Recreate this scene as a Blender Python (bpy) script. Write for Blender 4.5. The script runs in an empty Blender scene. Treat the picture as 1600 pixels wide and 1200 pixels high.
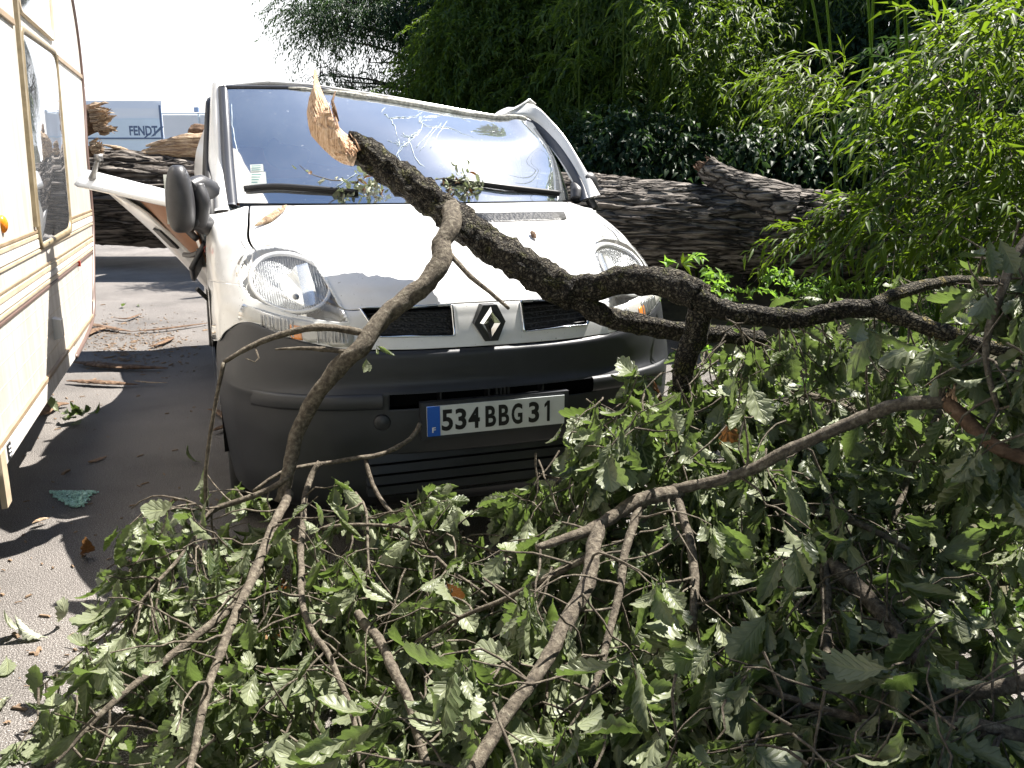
import bpy, math, random
import numpy as np
from mathutils import Vector, Matrix, noise
from mathutils.bvhtree import BVHTree
random.seed(7); RNG = np.random.default_rng(11)
sc = bpy.context.scene; COL = sc.collection
# ------------------------------------------------------------------ camera
F_PX = 1380.0; PITCH = math.radians(13.65); CAM_H = 1.42
cam = bpy.data.cameras.new('camera'); camo = bpy.data.objects.new('camera', cam); COL.objects.link(camo)
cam.sensor_width = 36; cam.lens = 36*F_PX/1600; cam.clip_start = .05; cam.clip_end = 600
camo.location = (0, 0, CAM_H); camo.rotation_euler = (math.pi/2-PITCH, 0, 0); sc.camera = camo
# ------------------------------------------------------------------ light
SUN = Vector((.46, .40, 1.0)).normalized()
w = bpy.data.worlds.new('World'); sc.world = w; w.use_nodes = True
nt = w.node_tree; sky = nt.nodes.new('ShaderNodeTexSky'); sky.sky_type = 'NISHITA'; sky.sun_disc = False
sky.sun_elevation = math.asin(SUN.z); sky.sun_rotation = math.atan2(SUN.x, SUN.y)
sky.air_density = 1.0; sky.dust_density = .35
# thin bright haze low over the horizon, clear blue higher up
tc = nt.nodes.new('ShaderNodeTexCoord'); sx = nt.nodes.new('ShaderNodeSeparateXYZ'); nt.links.new(tc.outputs['Generated'], sx.inputs[0])
mr_ = nt.nodes.new('ShaderNodeMapRange'); mr_.interpolation_type = 'SMOOTHSTEP'; nt.links.new(sx.outputs['Z'], mr_.inputs[0])
mr_.inputs[1].default_value = .15; mr_.inputs[2].default_value = .36; mr_.inputs[3].default_value = 1; mr_.inputs[4].default_value = 0
mxs = nt.nodes.new('ShaderNodeMixRGB'); my_ = nt.nodes.new('ShaderNodeMapRange'); nt.links.new(sx.outputs['Y'], my_.inputs[0])   # hazier towards the sun's side of the sky
my_.inputs[1].default_value = -.2; my_.inputs[2].default_value = .6; my_.inputs[3].default_value = .25; my_.inputs[4].default_value = 1
mu_ = nt.nodes.new('ShaderNodeMath'); mu_.operation = 'MULTIPLY'; nt.links.new(mr_.outputs[0], mu_.inputs[0]); nt.links.new(my_.outputs[0], mu_.inputs[1])
nt.links.new(mu_.outputs[0], mxs.inputs[0]); nt.links.new(sky.outputs[0], mxs.inputs[1]); mxs.inputs[2].default_value = (7.2, 7.3, 7.4, 1)
nt.links.new(mxs.outputs[0], nt.nodes['Background'].inputs[0]); nt.nodes['Background'].inputs[1].default_value = .06
sl = bpy.data.lights.new('sun', 'SUN'); sl.energy = 5.0; sl.angle = math.radians(.5); sl.color = (1, .95, .88)
so = bpy.data.objects.new('sun', sl); COL.objects.link(so); so.rotation_euler = SUN.to_track_quat('Z', 'Y').to_euler(); so.location = SUN*30
sc.view_settings.view_transform = 'Standard'; sc.view_settings.look = 'None'; sc.view_settings.gamma = 1
sc.view_settings.exposure = 1.78
sc.cycles.max_bounces = 8; sc.cycles.transparent_max_bounces = 16; sc.cycles.transmission_bounces = 4
sc.cycles.use_denoising = True; sc.cycles.sample_clamp_indirect = 6

# ------------------------------------------------------------------ frames
TH = math.radians(19.1); CT, ST = math.cos(TH), math.sin(TH); OX, OY = -.07, 3.095
CP, SP = math.cos(PITCH), math.sin(PITCH)
def ray(px, py):
    a = (px-800)/F_PX; b = (600-py)/F_PX
    return np.array((a, CP+b*SP, -SP+b*CP))
def P(px, py, d):                        # point of the place seen at a pixel of the photograph, d metres deep
    r = ray(px, py)*d; return Vector((r[0], r[1], r[2]+CAM_H))
def w2l(v): x, y = v[0]-OX, v[1]-OY; return Vector((x*CT+y*ST, -x*ST+y*CT, v[2]))
def l2w(x, y, z): return Vector((OX+x*CT-y*ST, OY+x*ST+y*CT, z))
def hit(px, py, ax, val):                # local (van frame) point on the plane ax=val
    a = w2l((0, 0, CAM_H)); r = ray(px, py); b = w2l((r[0], r[1], CAM_H+r[2])); d = b-a
    k = (val-a[ax])/d[ax]; return a+d*k
def pix(v):                              # local -> pixel
    W = l2w(*v); z = W.z-CAM_H; d = W.y*CP-z*SP
    return 800+F_PX*W.x/d, 600-F_PX*(z*CP+W.y*SP)/d

# ------------------------------------------------------------------ materials
MATS = {}
def nmat(name):
    m = bpy.data.materials.new(name); m.use_nodes = True; MATS[name] = m
    return m, m.node_tree, m.node_tree.nodes['Principled BSDF']
def N(nt, t, **k):
    n = nt.nodes.new('ShaderNode'+t)
    for a, b in k.items(): setattr(n, a, b)
    return n
def ramp(nt, src, stops):
    r = N(nt, 'ValToRGB'); e = r.color_ramp.elements
    while len(e) < len(stops): e.new(.5)
    for i, (p, c) in enumerate(stops): e[i].position = p; e[i].color = (*c, 1) if len(c) == 3 else c
    nt.links.new(src, r.inputs[0]); return r
def tex(nt, scale, detail=6, rough=.6, kind='Noise', coord='Object', stretch=None):
    tc = N(nt, 'TexCoord'); src = tc.outputs[coord]
    if stretch:
        mp = N(nt, 'Mapping'); mp.inputs['Scale'].default_value = stretch; nt.links.new(src, mp.inputs[0]); src = mp.outputs[0]
    t = N(nt, 'Tex'+kind); t.inputs['Scale'].default_value = scale
    if kind == 'Noise': t.inputs['Detail'].default_value = detail; t.inputs['Roughness'].default_value = rough
    nt.links.new(src, t.inputs['Vector']); return t
def bump(nt, b, h, s, d):
    n = N(nt, 'Bump'); n.inputs['Strength'].default_value = s; n.inputs['Distance'].default_value = d
    nt.links.new(h, n.inputs['Height']); nt.links.new(n.outputs[0], b.inputs['Normal']); return n
def simple(name, col, rough=.5, metal=0, nscale=0, namp=.25, bs=0, coat=0, spec=.5):
    m, nt, b = nmat(name)
    b.inputs['Roughness'].default_value = rough; b.inputs['Metallic'].default_value = metal
    b.inputs['Coat Weight'].default_value = coat; b.inputs['Specular IOR Level'].default_value = spec
    b.inputs['Base Color'].default_value = (*col, 1)
    if nscale:
        t = tex(nt, nscale)
        r = ramp(nt, t.outputs[0], [(.3, [c*(1-namp) for c in col]), (.7, [min(1, c*(1+namp)) for c in col])])
        nt.links.new(r.outputs[0], b.inputs['Base Color'])
        if bs: bump(nt, b, t.outputs[0], bs, .01)
    return m
# van paint: dusty white with dirt specks
m, nt, b = nmat('white_paint'); b.inputs['Roughness'].default_value = .28; b.inputs['Coat Weight'].default_value = .5
t = tex(nt, 3.2, 8, .7); r = ramp(nt, t.outputs[0], [(.3, (.66, .66, .65)), (.7, (.82, .82, .81))])
t2 = tex(nt, 95, 2, .5); r2 = ramp(nt, t2.outputs[0], [(.70, (1, 1, 1)), (.76, (.25, .22, .16))])
mx = N(nt, 'MixRGB', blend_type='MULTIPLY'); mx.inputs[0].default_value = .8
nt.links.new(r.outputs[0], mx.inputs[1]); nt.links.new(r2.outputs[0], mx.inputs[2]); nt.links.new(mx.outputs[0], b.inputs['Base Color'])
# bumper plastic
m, nt, b = nmat('bumper_plastic'); b.inputs['Specular IOR Level'].default_value = .6
t = tex(nt, 4, 8, .7); r = ramp(nt, t.outputs[0], [(.3, (.014, .016, .021)), (.6, (.025, .027, .033)), (.8, (.055, .055, .058))])
nt.links.new(r.outputs[0], b.inputs['Base Color']); r3 = ramp(nt, t.outputs[0], [(.3, (.38,)*3), (.7, (.55,)*3)])
nt.links.new(r3.outputs[0], b.inputs['Roughness']); tb = tex(nt, 420, 2); bump(nt, b, tb.outputs[0], .25, .002)
simple('black_plastic', (.022, .022, .024), .45, nscale=9)
simple('black_rubber', (.012, .012, .013), .6)
simple('void_black', (.004, .004, .004), .9, spec=.1)
simple('mirror_plastic', (.034, .034, .037), .42, nscale=40, namp=.15)
simple('chrome', (.75, .77, .8), .08, 1)
m = simple('silver_reflector', (.42, .43, .44), .33, .75, nscale=30, namp=.35); nt = m.node_tree; t = tex(nt, 38, kind='Wave'); t.inputs['Distortion'].default_value = 2.5; bump(nt, nt.nodes['Principled BSDF'], t.outputs[0], 1.0, .012)
simple('lamp_housing', (.52, .50, .46), .35, .0, nscale=8, namp=.15)
simple('lamp_ring', (.62, .62, .62), .25, .2)
simple('tyre', (.02, .02, .02), .8, nscale=30, bs=.3)
simple('rim', (.45, .45, .46), .35, .8)
simple('orange_lens', (.8, .25, .02), .2)
simple('red_lens', (.55, .04, .02), .2)
simple('plate_white', (.62, .66, .66), .35, nscale=14, namp=.08)
simple('plate_black', (.012, .012, .014), .4)
simple('plate_blue', (.02, .11, .50), .35)
simple('letter_white', (.75, .78, .8), .4)
simple('brown_panel', (.34, .155, .075), .55, nscale=3, namp=.25)
simple('seat_fabric', (.06, .07, .09), .9, nscale=60)
simple('dash', (.07, .075, .08), .7, nscale=20)
simple('headliner', (.25, .24, .23), .9)
simple('paper', (.7, .75, .72), .6)
simple('paper_ink', (.1, .3, .3), .6)
simple('crack_white', (.42, .50, .53), .5)
simple('seal', (.06, .065, .08), .4)
simple('crumb_wood', (.20, .135, .085), .9, nscale=7, namp=.6)
simple('zinc', (.35, .34, .33), .4, .7, nscale=30)
# mesh grille
m, nt, b = nmat('grille_mesh'); b.inputs['Roughness'].default_value = .5
t = tex(nt, 90, kind='Voronoi', stretch=(1, .2, 1.4)); r = ramp(nt, t.outputs['Distance'], [(.25, (.03, .03, .033)), (.5, (.004, .004, .004))])
nt.links.new(r.outputs[0], b.inputs['Base Color']); bump(nt, b, t.outputs['Distance'], .8, .004)
def glassmat(name, tint, refl, dust, dustcol=(.7, .74, .75), specks=0, rough=.02):
    m, nt, b = nmat(name); out = nt.nodes['Material Output']; nt.nodes.remove(b)
    tr = N(nt, 'BsdfTransparent'); tr.inputs[0].default_value = (*tint, 1)
    gl = N(nt, 'BsdfGlossy'); gl.inputs['Roughness'].default_value = rough; gl.inputs[0].default_value = (.95, .97, 1, 1)
    fr = N(nt, 'LayerWeight'); pw = N(nt, 'Math', operation='POWER'); pw.inputs[1].default_value = 5; nt.links.new(fr.outputs['Facing'], pw.inputs[0])
    ma = N(nt, 'Math', operation='MULTIPLY_ADD'); ma.inputs[1].default_value = .95; ma.inputs[2].default_value = refl+.04
    nt.links.new(pw.outputs[0], ma.inputs[0])
    m1 = N(nt, 'MixShader'); nt.links.new(ma.outputs[0], m1.inputs[0]); nt.links.new(tr.outputs[0], m1.inputs[1]); nt.links.new(gl.outputs[0], m1.inputs[2])
    df = N(nt, 'BsdfDiffuse'); df.inputs[0].default_value = (*dustcol, 1)
    g2 = N(nt, 'BsdfGlossy'); g2.inputs['Roughness'].default_value = .115; g2.inputs[0].default_value = (.9, .92, 1, 1)
    m3 = N(nt, 'MixShader'); m3.inputs[0].default_value = .5; nt.links.new(df.outputs[0], m3.inputs[1]); nt.links.new(g2.outputs[0], m3.inputs[2])
    t = tex(nt, 2.5, 8, .7); r = ramp(nt, t.outputs[0], [(.25, (dust*.6,)*3), (.75, (dust*1.5,)*3)]); fac = r.outputs[0]
    if specks:
        t2 = tex(nt, specks, 3, .55); r2 = ramp(nt, t2.outputs[0], [(.67, (0,)*3), (.74, (.65,)*3)])
        ad = N(nt, 'MixRGB', blend_type='ADD'); ad.inputs[0].default_value = 1; nt.links.new(fac, ad.inputs[1]); nt.links.new(r2.outputs[0], ad.inputs[2]); fac = ad.outputs[0]
    m2 = N(nt, 'MixShader'); nt.links.new(fac, m2.inputs[0]); nt.links.new(m1.outputs[0], m2.inputs[1]); nt.links.new(m3.outputs[0], m2.inputs[2])
    nt.links.new(m2.outputs[0], out.inputs[0]); return m
glassmat('windshield_glass', (.60, .72, .72), .66, .15, specks=75)
glassmat('lens_glass', (.96, .97, .97), .0, .07, (.8, .78, .72), rough=.05)
glassmat('caravan_glass', (.30, .33, .36), .42, .12, (.6, .62, .66), rough=.01)
# caravan skin
def caravan_skin(name, col):
    m, nt, b = nmat(name); b.inputs['Roughness'].default_value = .38
    t = tex(nt, 2.2, 8, .65); r = ramp(nt, t.outputs[0], [(.3, [c*.86 for c in col]), (.7, col)])
    ts = tex(nt, 7, 6, .6, stretch=(3, 3, .25)); rs_ = ramp(nt, ts.outputs[0], [(.42, (.70, .67, .62)), (.56, (1, 1, 1))])
    mg = N(nt, 'MixRGB', blend_type='MULTIPLY'); mg.inputs[0].default_value = .55; nt.links.new(r.outputs[0], mg.inputs[1]); nt.links.new(rs_.outputs[0], mg.inputs[2])
    nt.links.new(mg.outputs[0], b.inputs['Base Color']); t2 = tex(nt, 260, 2); bump(nt, b, t2.outputs[0], .15, .002); return m
caravan_skin('caravan_cream', (.60, .575, .53)); caravan_skin('caravan_white', (.72, .70, .67))
simple('trim_brown', (.30, .22, .14), .4, nscale=8); simple('trim_tan', (.50, .41, .29), .4, nscale=8)
simple('trim_dark', (.13, .085, .07), .4); simple('brass_frame', (.27, .215, .13), .4, .2, nscale=20)
simple('far_white', (.93, .93, .93), .4); simple('far_blue', (.76, .86, .92), .4, nscale=3, namp=.06); simple('far_letters', (.10, .15, .25), .4)  # bluish tone holds the shade on the far caravan's front
# asphalt
m, nt, b = nmat('asphalt'); b.inputs['Roughness'].default_value = .85
t = tex(nt, 230, 3, .8); t2 = tex(nt, 1.3, 6, .6); t3 = tex(nt, 210, kind='Voronoi')
r = ramp(nt, t.outputs[0], [(.36, (.03, .026, .023)), (.53, (.14, .125, .113)), (.70, (.58, .55, .52))])
r2 = ramp(nt, t2.outputs[0], [(.3, (.62,)*3), (.5, (.95,)*3), (.7, (1.2,)*3)])
mx = N(nt, 'MixRGB', blend_type='MULTIPLY'); mx.inputs[0].default_value = 1
nt.links.new(r.outputs[0], mx.inputs[1]); nt.links.new(r2.outputs[0], mx.inputs[2]); nt.links.new(mx.outputs[0], b.inputs['Base Color'])
bump(nt, b, t3.outputs['Distance'], .7, .007)
simple('verge_soil', (.06, .055, .03), .95, nscale=9, namp=.5, bs=.6)
# barks
def bark(name, c0, c1, c2, scale, stretch=None, bs=.7, moss=None, bd=.014, crack=0):
    m, nt, b = nmat(name); b.inputs['Roughness'].default_value = .88; b.inputs['Specular IOR Level'].default_value = .25
    t = tex(nt, scale, 9, .68, stretch=stretch); r = ramp(nt, t.outputs[0], [(.32, c0), (.52, c1), (.72, c2)]); src = r.outputs[0]
    if moss:
        t2 = tex(nt, scale*.35, 6, .65); rr = ramp(nt, t2.outputs[0], [(.54, (0,)*3), (.62, (.85,)*3)])
        mx = N(nt, 'MixRGB'); nt.links.new(rr.outputs[0], mx.inputs[0]); nt.links.new(src, mx.inputs[1]); mx.inputs[2].default_value = (*moss, 1); src = mx.outputs[0]
    if crack:
        tc = N(nt, 'TexCoord'); mp = N(nt, 'Mapping'); mp.inputs['Scale'].default_value = stretch or (1, 1, 1); nt.links.new(tc.outputs['Object'], mp.inputs[0])
        nz = N(nt, 'TexNoise'); nz.inputs['Scale'].default_value = crack*.45; nz.inputs['Detail'].default_value = 4; nt.links.new(mp.outputs[0], nz.inputs['Vector'])
        mv = N(nt, 'MixRGB', blend_type='ADD'); mv.inputs[0].default_value = 3.2/crack; nt.links.new(mp.outputs[0], mv.inputs[1]); nt.links.new(nz.outputs['Color'], mv.inputs[2])
        vo = N(nt, 'TexVoronoi', feature='DISTANCE_TO_EDGE'); vo.inputs['Scale'].default_value = crack; nt.links.new(mv.outputs[0], vo.inputs['Vector'])
        rv = ramp(nt, vo.outputs['Distance'], [(0, (.12,)*3), (.16, (.8,)*3), (.45, (1.1,)*3)])
        mm_ = N(nt, 'MixRGB', blend_type='MULTIPLY'); mm_.inputs[0].default_value = 1; nt.links.new(src, mm_.inputs[1]); nt.links.new(rv.outputs[0], mm_.inputs[2]); src = mm_.outputs[0]
        ad = N(nt, 'MixRGB'); ad.inputs[0].default_value = .35; nt.links.new(rv.outputs[0], ad.inputs[1]); nt.links.new(t.outputs[0], ad.inputs[2])
        nt.links.new(src, b.inputs['Base Color']); bump(nt, b, ad.outputs[0], bs, bd); return m
    nt.links.new(src, b.inputs['Base Color']); bump(nt, b, t.outputs[0], bs, bd); return m
bark('limb_bark', (.014, .011, .008), (.075, .064, .047), (.28, .26, .20), 55, bs=1.0, moss=(.07, .07, .02), bd=.02, crack=75)
bark('twig_bark', (.04, .033, .026), (.12, .10, .075), (.26, .235, .18), 70, bs=1, bd=.01)
bark('trunk_bark', (.055, .047, .041), (.205, .18, .158), (.42, .385, .35), 26, stretch=(.13, 1.0, 1.0), bs=1.0, bd=.05, crack=17)
bark('old_bark', (.04, .024, .014), (.13, .08, .05), (.26, .18, .12), 25)
bark('lichen_bark', (.03, .026, .018), (.11, .095, .065), (.24, .215, .15), 55, bs=1, moss=(.17, .135, .03), bd=.02, crack=75)
m, nt, b = nmat('split_wood'); b.inputs['Roughness'].default_value = .75
t = tex(nt, 26, 9, .7, stretch=(6, 6, .6)); r = ramp(nt, t.outputs[0], [(.36, (.26, .13, .06)), (.48, (.62, .40, .24)), (.66, (.82, .64, .46))])
nt.links.new(r.outputs[0], b.inputs['Base Color']); bump(nt, b, t.outputs[0], .9, .012)
m, nt, b = nmat('split_wood_along'); b.inputs['Roughness'].default_value = .8
t = tex(nt, 14, 9, .7, stretch=(.5, 6, 6)); r = ramp(nt, t.outputs[0], [(.34, (.12, .065, .035)), (.5, (.45, .31, .19)), (.66, (.78, .64, .46))])
nt.links.new(r.outputs[0], b.inputs['Base Color']); bump(nt, b, t.outputs[0], .9, .03)
# leaves
def leafmat(name, dark, light, under, trans, tw=.35, rough=.45):
    m, nt, b = nmat(name); out = nt.nodes['Material Output']; veins = name.startswith('oak') and not name.endswith('far') or name == 'fallen_leaf'
    g = N(nt, 'NewGeometry'); r = ramp(nt, g.outputs['Random Per Island'], [(0, dark), (.85, light), (1, [light[0]*1.3, light[1]*1.1, light[2]])])
    r2 = ramp(nt, g.outputs['Random Per Island'], [(0, [c*.75 for c in under]), (1, under)])
    mx = N(nt, 'MixRGB'); nt.links.new(g.outputs['Backfacing'], mx.inputs[0]); nt.links.new(r.outputs[0], mx.inputs[1]); nt.links.new(r2.outputs[0], mx.inputs[2])
    if veins:
        at = N(nt, 'Attribute'); at.attribute_name = 'leafst'; sp = N(nt, 'SeparateXYZ'); nt.links.new(at.outputs['Vector'], sp.inputs[0])
        ab = N(nt, 'Math', operation='ABSOLUTE'); nt.links.new(sp.outputs[1], ab.inputs[0])
        m7 = N(nt, 'Math', operation='MULTIPLY'); m7.inputs[1].default_value = 7.5; nt.links.new(sp.outputs[0], m7.inputs[0])
        sb = N(nt, 'Math', operation='MULTIPLY_ADD'); sb.inputs[1].default_value = -1.5; nt.links.new(ab.outputs[0], sb.inputs[0]); nt.links.new(m7.outputs[0], sb.inputs[2])
        fr_ = N(nt, 'Math', operation='FRACT'); nt.links.new(sb.outputs[0], fr_.inputs[0])
        r3 = ramp(nt, fr_.outputs[0], [(0, (1,)*3), (.10, (0,)*3), (.6, (0,)*3), (1, (.5,)*3)]); r4 = ramp(nt, ab.outputs[0], [(0, (1,)*3), (.07, (.9,)*3), (.11, (0,)*3)])
        mxx = N(nt, 'MixRGB', blend_type='LIGHTEN'); mxx.inputs[0].default_value = 1; nt.links.new(r3.outputs[0], mxx.inputs[1]); nt.links.new(r4.outputs[0], mxx.inputs[2])
        sc_ = N(nt, 'MixRGB', blend_type='MULTIPLY'); sc_.inputs[0].default_value = 1; sc_.inputs[2].default_value = (.5, .5, .5, 1); nt.links.new(mxx.outputs[0], sc_.inputs[1])
        mc = N(nt, 'MixRGB'); nt.links.new(sc_.outputs[0], mc.inputs[0]); nt.links.new(mx.outputs[0], mc.inputs[1]); mc.inputs[2].default_value = (under[0]*1.25, under[1]*1.25, under[2]*1.0, 1); mx = mc
        bump(nt, b, mxx.outputs[0], .7, .003)
    nt.links.new(mx.outputs[0], b.inputs['Base Color']); b.inputs['Roughness'].default_value = rough; b.inputs['Specular IOR Level'].default_value = .4 if name.startswith('oak') or name == 'fallen_leaf' else .22
    tl = N(nt, 'BsdfTranslucent'); tl.inputs[0].default_value = (*trans, 1)
    ms = N(nt, 'MixShader'); ms.inputs[0].default_value = tw
    nt.links.new(b.outputs[0], ms.inputs[1]); nt.links.new(tl.outputs[0], ms.inputs[2]); nt.links.new(ms.outputs[0], out.inputs[0]); return m
leafmat('oak_leaf', (.018, .033, .013), (.066, .088, .034), (.215, .24, .145), (.16, .24, .05), .3)
leafmat('oak_leaf_far', (.018, .038, .012), (.058, .092, .030), (.10, .13, .06), (.13, .22, .03), .28)
leafmat('oak_leaf_dry', (.11, .05, .02), (.22, .11, .04), (.25, .15, .08), (.2, .08, .02), .2)
leafmat('fallen_leaf', (.22, .25, .16), (.34, .36, .25), (.42, .44, .34), (.2, .25, .1), .2)
leafmat('bamboo_leaf', (.016, .038, .004), (.072, .118, .012), (.07, .11, .022), (.19, .30, .015), .38, .52)
leafmat('tree_leaf', (.018, .040, .008), (.055, .095, .015), (.07, .11, .03), (.17, .27, .02), .38, .5)
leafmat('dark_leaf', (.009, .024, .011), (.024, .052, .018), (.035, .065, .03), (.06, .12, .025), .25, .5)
leafmat('weed_leaf', (.03, .08, .01), (.08, .16, .02), (.12, .2, .06), (.28, .5, .05), .4, .5)

# ------------------------------------------------------------------ object helpers
def tag(o, label=None, cat=None, group=None, kind=None):
    if label: o['label'] = label
    if cat: o['category'] = cat
    if group: o['group'] = group
    if kind: o['kind'] = kind
    return o
def empty(name, loc=(0, 0, 0), rz=0):
    o = bpy.data.objects.new(name, None); COL.objects.link(o); o.location = loc; o.rotation_euler = (0, 0, rz); o.empty_display_size = .1
    return o
def mesh(name, V, Fc, mat, parent=None, smooth=True, off=None):
    me = bpy.data.meshes.new(name); V = np.asarray(V, float).reshape(-1, 3)
    if off is not None: V = V-np.asarray(off)
    if isinstance(Fc, np.ndarray):
        n, k = Fc.shape; me.vertices.add(len(V)); me.vertices.foreach_set('co', V.astype(np.float32).ravel())
        me.loops.add(n*k); me.loops.foreach_set('vertex_index', Fc.astype(np.int32).ravel())
        me.polygons.add(n); me.polygons.foreach_set('loop_start', np.arange(0, n*k, k, dtype=np.int32)); me.update(calc_edges=True)
    else:
        me.from_pydata([tuple(v) for v in V], [], [tuple(f) for f in Fc]); me.update()
    if smooth: me.polygons.foreach_set('use_smooth', np.ones(len(me.polygons), bool))
    for mm in (mat if isinstance(mat, (list, tuple)) else [mat]): me.materials.append(MATS[mm])
    o = bpy.data.objects.new(name, me); COL.objects.link(o)
    if parent: o.parent = parent
    return o
class MB:
    def __init__(s): s.v = []; s.f = []
    def add(s, V, Fc):
        n = len(s.v); s.v += [tuple(v) for v in V]; s.f += [tuple(i+n for i in f) for f in Fc]
    def box(s, c, d, R=None, taper=0, bev=0):
        V = []
        for z in (-1, 1):
            k = 1-taper*(z > 0)
            for x, y in ((-1, -1), (1, -1), (1, 1), (-1, 1)): V.append(Vector((x*d[0]/2*k, y*d[1]/2*k, z*d[2]/2)))
        if R: V = [R @ v for v in V]
        s.add([v+Vector(c) for v in V], [(3, 2, 1, 0), (4, 5, 6, 7), (0, 1, 5, 4), (1, 2, 6, 5), (2, 3, 7, 6), (3, 0, 4, 7)])
    def prism(s, poly, axis, a, b):      # polygon in the two other axes, from a to b
        def mk(p, t): l = [p[0], p[1]]; l.insert(axis, t); return l
        n = len(poly); V = [mk(p, a) for p in poly]+[mk(p, b) for p in poly]
        s.add(V, [tuple(range(n))[::-1], tuple(range(n, 2*n))]+[(i, (i+1) % n, (i+1) % n+n, i+n) for i in range(n)])
    def tube(s, pts, rad, n=8, cap=True):
        V, Fc = tube(pts, rad, n, cap=cap); s.add(V, Fc)
    def build(s, name, mat, parent=None, smooth=False, off=None): return mesh(name, s.v, s.f, mat, parent, smooth, off)
def cr(p, t):                            # Catmull-Rom through list of points
    n = len(p); i = min(int(t), n-2); f = t-i
    a = p[max(i-1, 0)]; b = p[i]; c = p[i+1]; d = p[min(i+2, n-1)]
    return b+(c-a)*(.5*f)+(a*2-b*5+c*4-d)*(.5*f*f)+(b*3-a-c*3+d)*(.5*f**3)
def spline(pts, step=.03, jit=0):
    pts = [Vector(p) for p in pts]; out = []
    for i in range(len(pts)-1):
        n = max(1, int((pts[i+1]-pts[i]).length/step))
        for j in range(n): out.append(cr(pts, i+j/n))
    out.append(pts[-1].copy())
    if jit:
        for k in range(1, len(out)-1):
            v = out[k]; out[k] = v+noise.noise_vector(v*9)*jit
    return out
def tube(pts, rad, n=8, rough=0, freq=20, cap=True, ridge=0):
    pts = [Vector(p) for p in pts]; m = len(pts)
    if not hasattr(rad, '__len__'): rad = [rad]*m
    if len(rad) != m: rad = list(np.interp(np.linspace(0, 1, m), np.linspace(0, 1, len(rad)), rad))
    T = [(pts[min(i+1, m-1)]-pts[max(i-1, 0)]).normalized() for i in range(m)]
    u = T[0].orthogonal().normalized(); V = []
    for i in range(m):
        u = (u-T[i]*u.dot(T[i])).normalized(); v = T[i].cross(u)
        for j in range(n):
            a = 2*math.pi*j/n; d = u*math.cos(a)+v*math.sin(a); r = rad[i]
            if rough:
                q = pts[i]+d*r
                r *= 1+rough*(noise.fractal(q*freq, 1, 2, 3))
            V.append(pts[i]+d*r)
    Fc = [(i*n+j, i*n+(j+1) % n, (i+1)*n+(j+1) % n, (i+1)*n+j) for i in range(m-1) for j in range(n)]
    if cap: Fc += [tuple(range(n))[::-1], tuple(range((m-1)*n, m*n))]
    return V, Fc
def grid(fn, nu, nv, keep=None):
    V = [fn(i/nu, j/nv) for j in range(nv+1) for i in range(nu+1)]
    Fc = []
    for j in range(nv):
        for i in range(nu):
            q = (j*(nu+1)+i, j*(nu+1)+i+1, (j+1)*(nu+1)+i+1, (j+1)*(nu+1)+i)
            if keep:
                c = (V[q[0]]+V[q[2]])/2
                if not keep(c): continue
            Fc.append(q)
    return V, Fc
def solid(V, Fc, t):                     # thicken an open sheet: offset copy + rim
    V = [Vector(v) for v in V]; nrm = [Vector() for _ in V]; edges = {}
    for f in Fc:
        n = (V[f[2]]-V[f[0]]).cross(V[f[3 % len(f)]]-V[f[1]]) if len(f) > 3 else (V[f[1]]-V[f[0]]).cross(V[f[2]]-V[f[0]])
        for i in f: nrm[i] += n
        for a, b in zip(f, f[1:]+f[:1]): edges[(a, b)] = edges.get((a, b), 0)+1
    k = len(V); W = [v-n.normalized()*t if n.length > 0 else v for v, n in zip(V, nrm)]
    F2 = [tuple(f) for f in Fc]+[tuple(i+k for i in f[::-1]) for f in Fc]
    for (a, b) in edges:
        if (b, a) not in edges: F2.append((b, a, a+k, b+k))
    return V+W, F2
def inpoly(x, y, poly):
    c = False; n = len(poly); j = n-1
    for i in range(n):
        xi, yi = poly[i]; xj, yj = poly[j]
        if (yi > y) != (yj > y) and x < (xj-xi)*(y-yi)/(yj-yi)+xi: c = not c
        j = i
    return c
def text(name, s, h, w, mat, parent, M, depth=.002, bold=.0, tracking=1):
    cu = bpy.data.curves.new(name, 'FONT'); cu.body = s; cu.size = 1; cu.extrude = depth; cu.offset = bold; cu.space_character = tracking; cu.resolution_u = 4
    o = bpy.data.objects.new(name, cu); COL.objects.link(o); dg = bpy.context.evaluated_depsgraph_get()
    me = bpy.data.meshes.new_from_object(o.evaluated_get(dg)); bpy.data.objects.remove(o)
    n = len(me.vertices); co = np.empty(n*3, np.float32); me.vertices.foreach_get('co', co); co = co.reshape(-1, 3)
    lo, hi = co.min(0), co.max(0); co[:, 0] = (co[:, 0]-(lo[0]+hi[0])/2)/(hi[0]-lo[0])*w; co[:, 1] = (co[:, 1]-(lo[1]+hi[1])/2)/(hi[1]-lo[1])*h
    me.vertices.foreach_set('co', co.ravel()); me.transform(M); me.materials.clear(); me.materials.append(MATS[mat]); me.name = name
    ob = bpy.data.objects.new(name, me); COL.objects.link(ob); ob.parent = parent; return ob

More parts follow.
